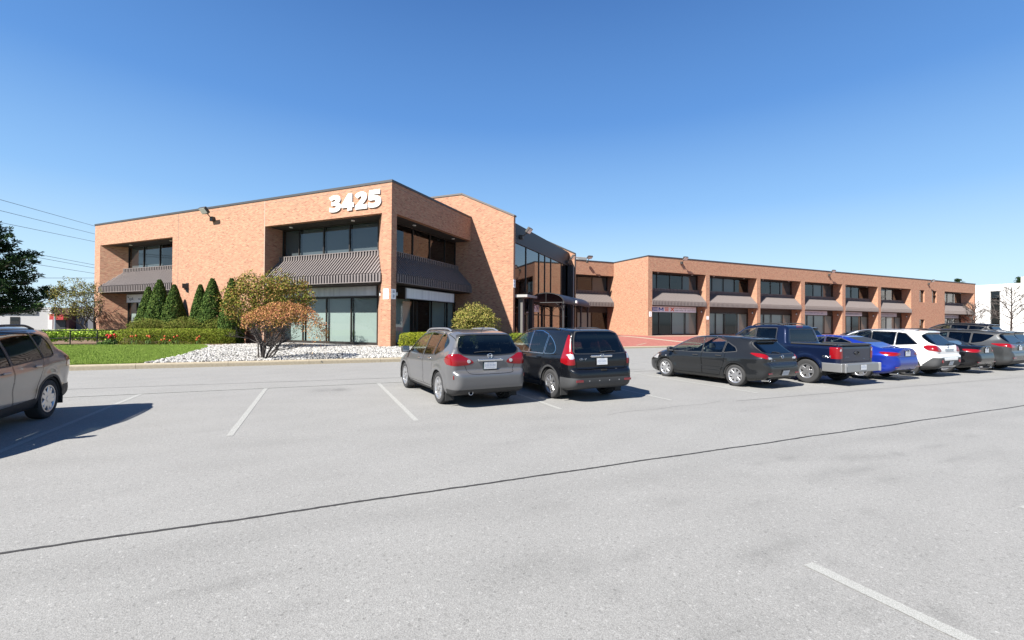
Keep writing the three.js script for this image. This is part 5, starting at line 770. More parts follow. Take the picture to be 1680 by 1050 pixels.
// three-box sedan; colour, lamp shape and lip differ
specs.sedan = (o = {}) => ({
  W: 1.83, xr: -1.42, xf: 1.375, R: 0.33, arch: 0.378, rimR: 0.225, tyreW: 0.215, res: o.res || 0.042, sill: 0.28, paint: o.paint, shoulder: 0.04, waist: 0.025, tuck: 0.08, kTop: 0.14,
  sil: [[-2.12, 0.25], [-2.3, 0.36], [-2.41, 0.52], [-2.40, 0.68], [-2.36, 0.78, 1], [-2.36, 0.95], [-2.375, 1.055, 1], [-2.2, 1.075], [-1.85, 1.08], [-1.3, 1.27], [-0.85, 1.405], [-0.4, 1.455], [0, 1.45], [0.4, 1.385], [1.28, 0.99], [1.45, 0.95], [2.0, 0.85], [2.28, 0.72], [2.41, 0.52], [2.38, 0.32], [2.2, 0.19], [1.6, 0.15], [-1.6, 0.18]],
  belt: [[-2.3, 1.02], [-1.4, 0.985], [-0.6, 0.95], [0.4, 0.92], [1.3, 0.89], [2.3, 0.72]], ghRear: -0.75, ghFront: 0.5, tumble: 0.42, ghTaperR: 0.12, frontRound: [0.8, 0.27], rearRound: [0.75, 0.24], kLow: 0.14,
  windows: [{ pts: S1([[1.08, 0.955], [0.4, 1.325], [-0.18, 1.39], [-0.22, 0.955]]), mat: carMat.glass }, { pts: S1([[-0.28, 0.96], [-0.24, 1.39], [-0.7, 1.36], [-1.08, 1.22], [-1.18, 0.99]]) }],
  rearGlass: null, backlight: S1([[-1.88, 1.105], [-0.86, 1.425], [-0.9, 1.6], [-2.0, 1.4]]), lamps: [{ name: 'tail_light', mat: carMat.red, deep: 0.55, side: [[-2.6, 0.81], [-2.2, 0.82], [-1.95, 0.925], [-2.1, 0.95], [-2.6, 0.96]], pts: o.lamp || [[0.42, 0.90], [0.45, 0.86], [0.75, 0.82], [0.98, 0.84], [1.0, 0.93], [0.75, 0.945]] }, { name: 'headlight', mat: carMat.clear, front: true, pts: S1([[0.5, 0.64], [0.98, 0.64], [0.98, 0.82], [0.5, 0.72]]) }],
  clad: [{ name: 'lower_bumper', fn: p => Math.max(p[1] - 0.36, p[0] + 1.98, Math.abs(p[2]) - 0.62) }], shield: S1([[0.34, 1.385], [1.22, 0.985], [1.35, 1.2], [0.65, 1.7]]),
  tailgate: S1([[-0.4, 0.78], [0.55, 0.78], [0.64, 1.2], [-0.4, 1.2]]), tailgateDeep: 0.45,
  doors: [{ pts: S1([[1.1, 0.35], [1.15, 0.88], [0.42, 1.38], [-0.22, 1.43], [-0.25, 0.27], [0.85, 0.26]]), handle: [0.0, 0.85] }, { pts: S1([[-0.27, 0.27], [-0.24, 1.43], [-0.75, 1.4], [-1.12, 1.24], [-1.22, 0.98], [-1.1, 0.75], [-0.92, 0.27]]), handle: [-0.88, 0.88] }],
  mirror: [1.0, 0.93], plate: o.plate ?? [0.89], emblem: [0.985, o.emblem || 'oval'], exhaust: [[0.24, -0.5, 0.04], [0.24, 0.5, 0.04]], hood: 1.38, seatY: 0.5, dashX: 0.95, rim: { n: 5, a0: 0.05, a1: 0.026, twin: 0.04 },
  extraRear: true,
  after: (g, h) => { for (const s of [1, -1]) part(g, 'reflector', rbox(0.02, 0.035, 0.3, 0.008, h.rearX(0.45, s * 0.6) - 0.002, 0.45, s * 0.6), carMat.redDark); if (o.after) o.after(g, h); }
});
// rounded crossover with a big sloping rear window (white, grey bumper)
specs.whiteCrossover = () => ({
  W: 1.85, xr: -1.38, xf: 1.33, R: 0.358, arch: 0.41, rimR: 0.235, res: 0.04, sill: 0.36, paint: phys([0.62, 0.62, 0.61], 0.3, { clearcoat: 1, clearcoatRoughness: 0.03 }), shoulder: 0.035, waist: 0.02,
  sil: [[-2.12, 0.32], [-2.24, 0.42], [-2.295, 0.60], [-2.28, 0.76], [-2.22, 0.80, 1], [-2.225, 0.98], [-2.14, 1.14], [-1.78, 1.50], [-1.84, 1.60, 1], [-1.6, 1.635], [-1.0, 1.68], [-0.4, 1.69], [0.1, 1.65], [0.45, 1.58], [1.3, 1.12], [1.45, 1.08], [1.95, 0.98], [2.2, 0.84], [2.29, 0.6], [2.26, 0.38], [2.1, 0.24], [1.6, 0.2], [-1.7, 0.24]],
  belt: [[-2.2, 1.17], [-1.5, 1.11], [-0.5, 1.075], [1.3, 1.03], [2.3, 0.84]], ghRear: -0.9, ghFront: 0.5, tumble: 0.36,
  windows: [{ pts: [[1.15, 1.075, 1], [0.8, 1.3], [0.4, 1.50], [-0.16, 1.585], [-0.20, 1.085, 1]], mat: carMat.glass }, { pts: S1([[-0.27, 1.085], [-0.23, 1.59], [-0.98, 1.57], [-0.98, 1.11]]) }, { pts: S1([[-1.05, 1.115], [-1.04, 1.565], [-1.28, 1.53], [-1.66, 1.16]]) }],
  rearGlass: [[-0.7, 1.13], [0, 1.12], [0.66, 1.14], [0.71, 1.2], [0.6, 1.50], [0, 1.54], [-0.7, 1.5]], rearGlassX: -1.3, shield: S1([[0.45, 1.54], [1.26, 1.11], [1.36, 1.34], [0.7, 1.8]]), rearTrim: 0.012,
  tailgate: [[-0.6, 0.72], [0, 0.72], [0.60, 0.73], [0.66, 0.9], [0.735, 1.13], [0.64, 1.5], [0.60, 1.62], [-0.6, 1.62]],
  lamps: [{ name: 'tail_light', mat: carMat.red, deep: 0.6, side: [[-2.5, 0.88], [-2.1, 0.91], [-1.86, 1.05], [-1.9, 1.12], [-2.1, 1.15], [-2.5, 1.15]], pts: [[0.56, 0.92], [0.8, 0.91], [0.98, 0.98], [1.0, 1.10], [0.78, 1.135], [0.62, 1.04]] }, { name: 'reversing_light', mat: carMat.clear, deep: 0.6, pts: S1([[0.58, 0.86], [0.82, 0.86], [0.95, 0.93], [0.7, 0.905]]) }, { name: 'headlight', mat: carMat.clear, front: true, pts: S1([[0.5, 0.74], [0.95, 0.74], [0.95, 0.93], [0.5, 0.83]]) }],
  clad: [{ name: 'rear_bumper_guard', mat: carMat.greyClad, fn: p => Math.max(p[1] - (Math.abs(p[2]) > 0.5 ? 0.70 - Math.max(0, (p[0] + 2.12)) * 0.9 : 0.60), p[0] + 1.8, -(p[1] - 0.40)) }, { name: 'skid_plate', mat: carMat.silver, fn: p => Math.max(p[1] - 0.40, p[0] + 1.9, Math.abs(p[2]) - 0.55) }, { name: 'lower_bumper', fn: p => Math.max(p[1] - 0.405, p[0] + 1.8) }, { name: 'sill_cladding', mat: carMat.greyClad, fn: p => Math.max(p[1] - 0.38, 0.5 - Math.abs(p[2])) }],
  doors: [{ pts: S1([[1.1, 0.45], [1.2, 1.0], [0.42, 1.55], [-0.18, 1.63], [-0.21, 0.40], [0.85, 0.39]]), handle: [0.02, 0.97] }, { pts: S1([[-0.23, 0.40], [-0.2, 1.63], [-1.0, 1.61], [-1.05, 1.1], [-0.98, 0.85], [-0.86, 0.40]]), handle: [-0.8, 0.99] }],
  mirror: [1.05, 1.07], wiper: [0.0, 1.15, 0.34, 1.16], plate: [0.5], bar: [0.985, 0.035, 0.6], emblem: [1.065, 'ring'], hood: 1.4, rails: [-1.3, 0.3, 0.045, 0.62], railMat: carMat.silver, rim: { n: 5, a0: 0.05, a1: 0.03, twin: 0.035 },
  after: (g, h) => { for (const s of [1, -1]) { const c = new THREE.CylinderGeometry(0.055, 0.055, 0.02, 20); c.rotateZ(Math.PI / 2); c.translate(h.rearX(0.57, s * 0.62) - 0.005, 0.57, s * 0.62); part(g, 'fog_light', c, carMat.red); } }
});
// sharp edged compact crossover (dark grey)
specs.greySuv = (o = {}) => ({
  W: 1.84, xr: -1.37, xf: 1.32, R: 0.352, arch: 0.40, rimR: 0.235, res: o.res || 0.044, sill: 0.35, paint: o.paint, shoulder: 0.045, waist: 0.03, tuck: 0.08,
  sil: [[-2.1, 0.30], [-2.2, 0.40], [-2.26, 0.58], [-2.24, 0.74], [-2.2, 0.82], [-2.2, 1.0], [-2.13, 1.13], [-1.88, 1.46], [-1.97, 1.575, 1], [-1.8, 1.605], [-1.1, 1.66], [-0.4, 1.675], [0.05, 1.65], [0.4, 1.585], [1.3, 1.09], [1.45, 1.06], [1.95, 0.98], [2.18, 0.86], [2.27, 0.6], [2.24, 0.38], [2.1, 0.22], [1.6, 0.19], [-1.7, 0.22]],
  belt: [[-2.2, 1.2], [-1.6, 1.15], [-0.9, 1.08], [0, 1.05], [1.3, 1.02], [2.3, 0.84]], ghRear: -0.9, ghFront: 0.5, tumble: 0.36,
  windows: [{ pts: S1([[1.12, 1.06], [0.42, 1.49], [-0.2, 1.57], [-0.22, 1.07]]), mat: carMat.glass }, { pts: S1([[-0.28, 1.075], [-0.26, 1.575], [-0.98, 1.545], [-0.96, 1.10]]) }, { pts: S1([[-1.02, 1.105], [-1.04, 1.54], [-1.7, 1.47], [-1.5, 1.27], [-1.35, 1.17]]) }],
  rearGlass: [[-0.7, 1.14], [0, 1.13], [0.64, 1.14], [0.69, 1.2], [0.6, 1.5], [0, 1.54], [-0.7, 1.5]], rearGlassX: -1.5, shield: S1([[0.42, 1.55], [1.26, 1.08], [1.36, 1.3], [0.7, 1.8]]),
  tailgate: [[-0.6, 0.74], [0, 0.74], [0.58, 0.75], [0.64, 0.9], [0.72, 1.13], [0.62, 1.5], [0.58, 1.6], [-0.6, 1.6]],
  lamps: [{ name: 'tail_light', mat: carMat.red, deep: 0.75, side: [[-2.5, 0.93], [-2.05, 0.97], [-1.75, 1.06], [-1.58, 1.11], [-1.8, 1.13], [-2.5, 1.12]], pts: [[0.44, 1.0], [0.6, 0.95], [0.8, 0.95], [1.0, 1.08], [0.95, 1.13], [0.7, 1.10], [0.5, 1.05]] }, { name: 'headlight', mat: carMat.clear, front: true, pts: S1([[0.5, 0.74], [0.95, 0.74], [0.95, 0.93], [0.5, 0.83]]) }],
  clad: [{ name: 'lower_bumper', fn: p => Math.max(p[1] - 0.44, p[0] + 1.8) }, { name: 'sill_cladding', fn: p => Math.max(p[1] - 0.33, 0.5 - Math.abs(p[2])) }],
  doors: [{ pts: S1([[1.1, 0.42], [1.18, 1.0], [0.42, 1.54], [-0.22, 1.62], [-0.24, 0.36], [0.85, 0.34]]), handle: [-0.02, 0.95] }, { pts: S1([[-0.26, 0.36], [-0.24, 1.62], [-1.0, 1.59], [-1.05, 1.1], [-1.0, 0.85], [-0.86, 0.36]]), handle: [-0.82, 0.98] }],
  mirror: [1.05, 1.05], wiper: [0.0, 1.15, 0.34, 1.17], plate: [0.93], emblem: [1.06, 'oval'], hood: 1.4, rails: [-1.4, 0.3, 0.04, 0.6], railMat: carMat.black, rim: { n: 5, a0: 0.05, a1: 0.03, twin: 0.035 },
  after: (g, h) => { for (const s of [1, -1]) part(g, 'reflector', rbox(0.02, 0.05, 0.28, 0.01, h.rearX(0.55, s * 0.66) - 0.002, 0.55, s * 0.66), carMat.redDark); }
});

// ------------------------------------------------------------------ parked cars
const ROW = 'cars parked nose-in along the near row', ROW2 = 'cars parked in the second row';
const T0 = 0.045;
park(buildCar(specs.greyCrossover()), 'parked_crossover', 'grey-brown crossover with silver roof rails and red tail lamps beside the black one', 3.27, 9.68, -1.38, 1, 0.095, ROW);
park(buildCar(specs.blackCrossover()), 'parked_crossover', 'black crossover with tall pillar tail lamps and a chrome tailgate bar', 5.95, 9.38, -1.31, 1, 0.05, ROW);
park(buildCar(specs.beigeCrossover()), 'parked_crossover', 'silver-beige crossover in its own shadow, parked apart beside the lawn side stall line', -5.42, 10.72, -1.36, -1, 0.02);
park(buildCar(specs.hatchback()), 'parked_hatchback', 'charcoal five-door hatchback parked left of the navy pickup', 11.98, 9.27, -1.30, 1, 0.07, ROW);
park(buildCar(specs.pickup()), 'parked_pickup', 'navy crew-cab pickup with a grey steel rear bumper', 14.85, 8.98, -1.66, 1, 0.03, ROW, 'pickup truck');
const sedanBlue = buildCar(specs.sedan({ paint: paint([0.008, 0.026, 0.24], 0.4, 0.33) }));
park(sedanBlue, 'parked_sedan', 'bright blue sedan between the navy pickup and the white crossover', 17.75, 9.05, -1.42, 1, 0.03, ROW);
park(buildCar(specs.whiteCrossover()), 'parked_crossover', 'white crossover with a dark grey rear bumper guard', 20.5, 9.0, -1.38, 1, 0.03, ROW);
function recolour(src, mat, from) { const c = src.clone(true); c.traverse(m => { if (m.isMesh && m.material === from) m.material = mat; }); return c; }
const bluePaint = sedanBlue.getObjectByName('body').material;
const black = paint([0.004, 0.004, 0.005], 0, 0.3);
park(recolour(sedanBlue, black, bluePaint), 'parked_sedan', 'black sedan squeezed between the white crossover and the dark grey one', 23.4, 9.15, -1.42, 1, 0.03, ROW);
const suvPaint = paint([0.045, 0.048, 0.051], 0.4, 0.36), suv = buildCar(specs.greySuv({ paint: suvPaint }));
park(suv, 'parked_crossover', 'dark grey crossover with sharp wraparound tail lamps right of the black sedan', 26.25, 9.05, -1.37, 1, 0.03, ROW);
const another = (src, col, from, name, label, u, v, xr, dir, turn, group, sc = 1) => { const c = recolour(src, col, from); c.scale.setScalar(sc); return park(c, name, label, u, v, xr, dir, turn, group); };
another(suv, paint([0.025, 0.026, 0.03], 0.5, 0.38), suvPaint, 'parked_crossover', 'dark slate crossover just beyond the dark grey crossover', 29.3, 9.7, -1.37, 1, 0.03, ROW);
another(suv, paint([0.03, 0.024, 0.021], 0.5, 0.36), suvPaint, 'parked_crossover', 'dark brown crossover in the row behind the navy pickup', 22.9, 15.0, -1.37, 1, 0.03, ROW2, 1.07);
another(sedanBlue, paint([0.01, 0.011, 0.014], 0.2, 0.35), bluePaint, 'parked_sedan', 'dark grey sedan in the row behind the blue sedan', 31.2, 15.2, -1.42, 1, 0.03, ROW2, 1.03);
another(suv, paint([0.01, 0.01, 0.012], 0.2, 0.35), suvPaint, 'parked_crossover', 'near-black crossover in the row behind the white crossover', 36.4, 15.2, -1.37, 1, 0.03, ROW2);
another(suv, paint([0.006, 0.018, 0.08], 0.45, 0.35), suvPaint, 'parked_crossover', 'deep blue crossover in the row behind the dark grey crossover', 39.6, 15.0, -1.37, 1, 0.03, ROW2);
another(suv, paint([0.005, 0.005, 0.007], 0, 0.33), suvPaint, 'parked_crossover', 'tall black crossover looming behind the deep blue one', 42.9, 15.2, -1.37, 1, 0.03, ROW2, 1.24);
another(sedanBlue, paint([0.012, 0.013, 0.017], 0.45, 0.35), bluePaint, 'parked_sedan', 'dark sedan at the far end of the second row', 46.2, 15.2, -1.42, 1, 0.03, ROW2);
scene.traverse(m => { if (m.isMesh) { m.castShadow = true; m.receiveShadow = true; } });


// ------------------------------------------------------------------ plants: crowns of many small leaves
const leafMat = new THREE.MeshPhysicalMaterial({ vertexColors: true, roughness: 0.9, specularIntensity: 0.25, side: THREE.DoubleSide });
const barkMat = std([0.075, 0.062, 0.052], 0.95);
// list of [position, normal, length, width, colour]
function leaves(list, r) {
  const P = new Float32Array(list.length * 18), C = new Float32Array(list.length * 18), N = new Float32Array(list.length * 18); let o = 0;
  const a = V3(0, 0, 0), t = V3(0, 0, 0), b = V3(0, 0, 0), n = V3(0, 0, 0);
  for (const [p, nn, len, wid, c, dirv] of list) {
    n.copy(nn).normalize(); if (dirv) a.copy(dirv); else a.set(r() - 0.5, r() - 0.5, r() - 0.5); t.copy(a).addScaledVector(n, -a.dot(n)).normalize(); b.crossVectors(n, t);
    const q = [[0, 0], [0.5, 0.5], [1, 0], [0.5, -0.5]].map(([s, w]) => [p.x + t.x * len * (s - 0.5) + b.x * wid * w + n.x * len * 0.12 * (s === 0.5 ? 1 : 0), p.y + t.y * len * (s - 0.5) + b.y * wid * w + n.y * len * 0.12 * (s === 0.5 ? 1 : 0), p.z + t.z * len * (s - 0.5) + b.z * wid * w + n.z * len * 0.12 * (s === 0.5 ? 1 : 0)]);
    for (const k of [0, 2, 1, 0, 3, 2]) { for (let e = 0; e < 3; e++) { P[o + e] = q[k][e]; C[o + e] = c[e]; } N[o] = n.x; N[o + 1] = n.y; N[o + 2] = n.z; o += 3; }
  }
  const g = new THREE.BufferGeometry(); g.setAttribute('position', new THREE.BufferAttribute(P, 3)); g.setAttribute('normal', new THREE.BufferAttribute(N, 3)); g.setAttribute('color', new THREE.BufferAttribute(C, 3)); return g;
}
const pick = (pal, r, v = 0.25) => { const c = pal[Math.floor(r() * pal.length)], k = 1 + (r() - 0.5) * 2 * v; return [c[0] * k, c[1] * k, c[2] * k]; };
const rv = r => V3(r() - 0.5, r() - 0.5, r() - 0.5).normalize();
// sheared conifer
function cedar(x, z, y0, H, R, seed, label) {
  const g = thing('conical_cedar', label, 'conifer', [x, y0, z], 0, 'conical cedars against the brick wall'), r = rng(seed), L = [];
  const prof = t => R * 0.93 * Math.pow(1 - t, 0.78) * (0.74 + 0.40 * Math.min(1, t * 3.0)) * 1.0 + 0.03;
  const bump = (a, t) => 1 + 0.07 * nz3(Math.cos(a) * 2.2 + seed, t * 7, Math.sin(a) * 2.2) + 0.06 * nz3(Math.cos(a) * 6, t * 20, Math.sin(a) * 6);
  const pal = [[0.042, 0.08, 0.016], [0.062, 0.105, 0.02], [0.032, 0.062, 0.014], [0.085, 0.12, 0.026]];
  for (let i = 0; i < 17000; i++) { const t = 1 - Math.pow(1 - r() * 0.998, 0.6), a = r() * 6.283, tt = Math.min(0.99, Math.max(0, t)), rr = prof(tt) * bump(a, tt) * (1.03 - 0.3 * Math.pow(r(), 1.6)); const n = V3(Math.cos(a), 0.25 + r() * 0.4, Math.sin(a)).addScaledVector(rv(r), 0.9); L.push([V3(Math.cos(a) * rr, tt * H, Math.sin(a) * rr), n, 0.09 + r() * 0.07, 0.05 + r() * 0.03, pick(pal, r), V3(Math.cos(a) * 0.5, 1, Math.sin(a) * 0.5)]); }
  part(g, 'crown', leaves(L, r), leafMat); part(g, 'trunk', bar([0, -0.1, 0], [0, H * 0.5, 0], 0.07, 0.03), barkMat);
}
const fromWall = (t, d) => { const c = Math.cos(YB), s = Math.sin(YB); return [-7.28 - t * c - d * s, -(26.37 + t * s - d * c)]; }; // t along the numbered front from the corner, d metres in front of it
[[22.0, 1.3, 4.35, 0.98, 'the slimmest cedar, in front of the tenant sign with dark blue lettering'], [20.3, 1.45, 4.85, 1.15, 'tall cedar at the end of the left awning, half merged with its neighbour'], [18.95, 1.2, 4.45, 1.05, 'cedar on the right of the merged pair by the left awning'], [15.75, 1.3, 4.35, 0.85, 'narrow cedar beneath the large floodlight'], [14.35, 1.35, 4.75, 1.12, 'tall broad cedar right of the narrow one on the bare brick'], [12.4, 1.3, 4.7, 0.95, 'cedar mostly hidden behind the purple-leaved shrub']].forEach(([t, d, top, R, lab], i) => { const [x, z] = fromWall(t, d); cedar(x, z, 0.25, top - 0.1, R, 100 + i, lab); });
// clipped or loose mounded shrubs from a radius function
function mound(name, label, x, z, y0, rx, ry, rz, n, pal, size, seed, opt = {}) {
  const g = thing(name, label, opt.cat || 'shrub', [x, y0, z], opt.turn || 0, opt.group), r = rng(seed), L = [], e = opt.pow || 2, rough = opt.rough ?? 0.16;
  n = Math.round(n * 1.6);
  for (let i = 0; i < n; i++) {
    let d = rv(r); if (opt.flatBottom !== false && d.y < -0.35) d.y = -d.y * 0.6; d.normalize();
    const k = Math.pow(Math.pow(Math.abs(d.x), e) + Math.pow(Math.abs(d.y), e) + Math.pow(Math.abs(d.z), e), -1 / e), s = k * (1 + rough * nz3(d.x * 2.4 + seed, d.y * 2.4, d.z * 2.4) + rough * 0.6 * nz3(d.x * 6, d.y * 6 + seed, d.z * 6)) * (opt.thin ? Math.pow(r(), 0.3) : 1.05 - 0.5 * Math.pow(r(), 1.7));
    const p = V3(d.x * rx * s, ry + d.y * ry * s, d.z * rz * s); if (p.y < 0.02) p.y = 0.02 + r() * 0.1;
    L.push([p, d.clone().addScaledVector(rv(r), 1.3), size * (0.7 + r() * 0.7), size * (0.45 + r() * 0.3), pick(pal(p.y / (2 * ry)), r)]);
  }
  part(g, 'crown', leaves(L, r), leafMat);
  return g;
}
const green = () => [[0.05, 0.095, 0.02], [0.07, 0.12, 0.025], [0.035, 0.07, 0.018], [0.085, 0.13, 0.03]];
const hedgeP = L3(-8.3, 34.5);
mound('box_hedge', 'long clipped box hedge with a flat top at the back of the lawn', hedgeP.x, hedgeP.z, 0.25, 2.95, 0.52, 0.7, 15000, () => [[0.18, 0.23, 0.024], [0.22, 0.27, 0.032], [0.12, 0.17, 0.02], [0.20, 0.19, 0.035]], 0.055, 120, { pow: 7, rough: 0.035, flatBottom: false, turn: ROT_LOT + 0.02, cat: 'hedge' });
[[-10.6, 36.8, 1.15, 0.85, 0.9, 'low rounded shrub at the foot of the slimmest cedar'], [-8.2, 36.4, 1.45, 0.92, 0.9, 'rounded olive-green shrub behind the middle of the box hedge'], [-6.2, 35.9, 1.2, 0.92, 0.85, 'rounded shrub behind the right end of the box hedge']].forEach(([u, v, rx, ry, rz, lab], i) => { const p = L3(u, v); mound('rounded_shrub', lab, p.x, p.z, 0.25, rx, ry, rz, 5200, () => [[0.125, 0.15, 0.026], [0.15, 0.175, 0.03], [0.09, 0.12, 0.02], [0.17, 0.15, 0.04]], 0.06, 130 + i, { turn: ROT_LOT, group: 'rounded shrubs behind the hedge' }); });
// multi-stemmed shrubs: stems that fork, leaves gathered round their ends
function stems(root, n, seed, spread, H, r0, lean = [0, 0], forks = 3) {
  const r = rng(seed), geos = [], tips = [];
  const grow = (p, d, l, rad, lev) => {
    const q = p.clone().addScaledVector(d, l), m = p.clone().add(q).multiplyScalar(0.5).add(rv(r).multiplyScalar(l * 0.07));
    geos.push(new THREE.TubeGeometry(new THREE.CatmullRomCurve3([p, m, q]), 5, rad, 5)); if (lev === 0) { tips.push([q, d.clone()]); return; }
    const c = 2 + (r() < 0.5 ? 1 : 0); for (let i = 0; i < c; i++) { const e = d.clone().addScaledVector(rv(r), 0.55 + 0.1 * lev); e.y = Math.abs(e.y) * 0.9 + 0.08; e.normalize(); grow(q, e, l * (0.62 + r() * 0.2), rad * 0.62, lev - 1); }
  };
  for (let i = 0; i < n; i++) { const a = i / n * 6.283 + r() * 0.8, d = V3(Math.cos(a) * spread + lean[0], 1, Math.sin(a) * spread + lean[1]).normalize(); grow(root.clone().add(V3(Math.cos(a) * 0.12, 0, Math.sin(a) * 0.12)), d, H * (0.85 + r() * 0.3), r0 * (0.8 + r() * 0.4), forks); }
  return { geo: merge(geos), tips };
}
{ // tall bronze-green shrub before the numbered wing
  const p = V3(-14.1, 0.25, -25.5), g = thing('purple_leaf_shrub', 'tall bronze and olive leaved shrub in front of the ribbed awning', 'shrub', p.toArray()), r = rng(140), s = stems(V3(0, 0, 0), 7, 141, 0.55, 1.1, 0.055, [0, 0], 3), L = [];
  part(g, 'stems', s.geo, barkMat); const pal = [[0.13, 0.135, 0.022], [0.17, 0.145, 0.03], [0.20, 0.105, 0.035], [0.10, 0.12, 0.02], [0.24, 0.15, 0.055], [0.15, 0.15, 0.025]];
  for (let i = 0; i < 16000; i++) { let d = rv(r); d.y = d.y * 0.95 + 0.05; d.normalize(); const k = 1 + 0.28 * nz3(d.x * 2.2 + 3, d.y * 2.2, d.z * 2.2) + 0.16 * nz3(d.x * 5.5, d.y * 5.5, d.z * 5.5 + 9), s2 = k * Math.pow(r(), 0.28); const q = V3(d.x * 2.5 * s2, 2.72 + d.y * 1.75 * s2, d.z * 2.2 * s2); if (nz3(q.x * 1.5, q.y * 1.5, q.z * 1.5 + 4) < -0.22) continue; L.push([q, d.clone().addScaledVector(rv(r), 1.2), 0.09 + r() * 0.07, 0.05 + r() * 0.03, pick(pal, r)]); }
  for (const [q] of s.tips) for (let i = 0; i < 8; i++) L.push([q.clone().addScaledVector(rv(r), 0.25), rv(r), 0.1, 0.05, pick(pal, r)]);
  part(g, 'crown', leaves(L, r), leafMat);
}
{ // low orange shrub with bare stems
  const p = V3(-10.75, 0.16, -19.2), g = thing('orange_shrub', 'low spreading orange-leaved shrub with bare dark stems on the gravel', 'shrub', p.toArray()), r = rng(150), L = [], s = stems(V3(0, 0, 0), 9, 151, 0.5, 0.62, 0.034, [0.42, -0.05], 4);
  part(g, 'stems', s.geo, std([0.045, 0.038, 0.035], 0.95)); part(g, 'dead_stub', tube([[-0.22, 0, 0.12], [-0.24, 0.4, 0.12], [-0.26, 0.82, 0.12]], 0.028, 8, 6), barkMat);
  const pal = [[0.36, 0.17, 0.075], [0.42, 0.215, 0.10], [0.31, 0.18, 0.055], [0.25, 0.165, 0.045], [0.39, 0.15, 0.09]];
  for (let i = 0; i < 6800; i++) { const a = r() * 6.283, q = Math.sqrt(r()), k = 1 + 0.25 * nz3(Math.cos(a) * 2, Math.sin(a) * 2, 6), x = 0.85 + Math.cos(a) * q * 1.75 * k, z = Math.sin(a) * q * 1.25 * k; const top = 2.5 - 0.7 * q * q - 0.35 * Math.max(0, x - 1.7) + 0.12 * nz3(x * 2.2, z * 2.2, 1), y = top - Math.pow(r(), 1.7) * (0.34 + 0.2 * q) - (x > 2.0 ? r() * r() * 1.0 : 0); if (nz3(x * 2.6, y * 2.6, z * 2.6) < -0.3) continue; L.push([V3(x, y, z), V3(r() - 0.5, 0.7, r() - 0.5).addScaledVector(rv(r), 0.8), 0.05 + r() * 0.05, 0.028 + r() * 0.02, pick(pal, r)]); }
  part(g, 'crown', leaves(L, r), leafMat);
}
const toW = (x, z) => { const v = worldOf(wing, x, 0, z); return [v.x, v.z]; };
{ const x = -2.41, z = -29.0; mound('golden_shrub', 'loose golden yellow shrub standing before the raked brick wall', x, z, 0.2, 1.5, 1.42, 1.3, 8000, t => t > 0.45 ? [[0.23, 0.20, 0.05], [0.27, 0.21, 0.07], [0.19, 0.19, 0.045], [0.13, 0.15, 0.03]] : [[0.08, 0.11, 0.025], [0.11, 0.13, 0.03], [0.06, 0.08, 0.02]], 0.09, 160, { rough: 0.28, thin: true });
  const hp = L3(6.75, 26.9), a = hp.x, b = hp.z; mound('yellow_hedge', 'bright yellow-green clipped hedge beside the foot of the corner pier', a, b, 0.2, 2.3, 0.5, 0.5, 8000, () => [[0.24, 0.26, 0.02], [0.28, 0.29, 0.03], [0.17, 0.21, 0.02]], 0.06, 161, { pow: 6, rough: 0.04, flatBottom: false, turn: ROT_LOT, cat: 'hedge' });
  const [c, d] = toW(4.35, -9.5); mound('small_hedge', 'small square clipped hedge at the end of the raked wall', c, d, 0.15, 0.6, 0.45, 0.6, 2200, () => [[0.16, 0.21, 0.02], [0.20, 0.24, 0.03], [0.11, 0.16, 0.02]], 0.06, 162, { pow: 6, rough: 0.05, flatBottom: false, turn: ROT_WING, cat: 'hedge' }); }
{ const p = L3(-13.7, 35.4); mound('leafy_border', 'broad-leaved yellow-green border plants behind the black railing', p.x, p.z, 0.22, 1.95, 0.48, 0.9, 3600, () => [[0.26, 0.38, 0.045], [0.33, 0.43, 0.07], [0.18, 0.29, 0.035], [0.38, 0.46, 0.10]], 0.13, 170, { pow: 4, rough: 0.16, turn: ROT_LOT + 0.35, cat: 'border plant' });
  const q = L3(-11.7, 33.7); mound('low_perennial', 'low dark green perennial by the red tulips', q.x, q.z, 0.22, 0.45, 0.16, 0.3, 500, green, 0.09, 171, { cat: 'border plant' }); }
// tulips
{ const r = rng(180), G = 'tulips along the front of the hedge', mk = (u, v, col, label, h) => { const g = thing('tulip', label, 'flower', L3(u, v, bedY(u, v)).toArray(), r() * 6, G); part(g, 'stem', bar([0, 0, 0], [0.02, h, 0], 0.008, 0.006, 5), std([0.06, 0.13, 0.03], 0.8)); const c = new THREE.LatheGeometry([[0.004, 0], [0.045, 0.03], [0.055, 0.07], [0.04, 0.12]].map(p => new THREE.Vector2(...p)), 8); c.translate(0.02, h, 0); part(g, 'bloom', c, col); const l = []; for (let i = 0; i < 3; i++) { const a = i * 2.1; l.push([V3(Math.cos(a) * 0.06, h * 0.4, Math.sin(a) * 0.06), V3(Math.cos(a), 0.3, Math.sin(a)), h * 0.6, 0.045, [0.10, 0.17, 0.05], V3(Math.cos(a) * 0.3, 1, Math.sin(a) * 0.3)]); } part(g, 'leaves', leaves(l, r), leafMat); };
  const red = std([0.55, 0.02, 0.015], 0.6, 0, { side: THREE.DoubleSide }), org = std([0.55, 0.10, 0.03], 0.6, 0, { side: THREE.DoubleSide });
  for (let i = 0; i < 12; i++) mk(-11.75 + r() * 0.55, 33.5 + r() * 0.35, red, 'deep red tulip in the clump at the left end of the box hedge', 0.35 + r() * 0.25);
  for (let i = 0; i < 15; i++) mk([-10.3, -9.55, -8.95, -8.4, -7.2][i % 5] + (r() - 0.5) * 0.5, 33.5 + r() * 0.22, org, 'orange-red tulip in front of the box hedge', 0.22 + r() * 0.3); }
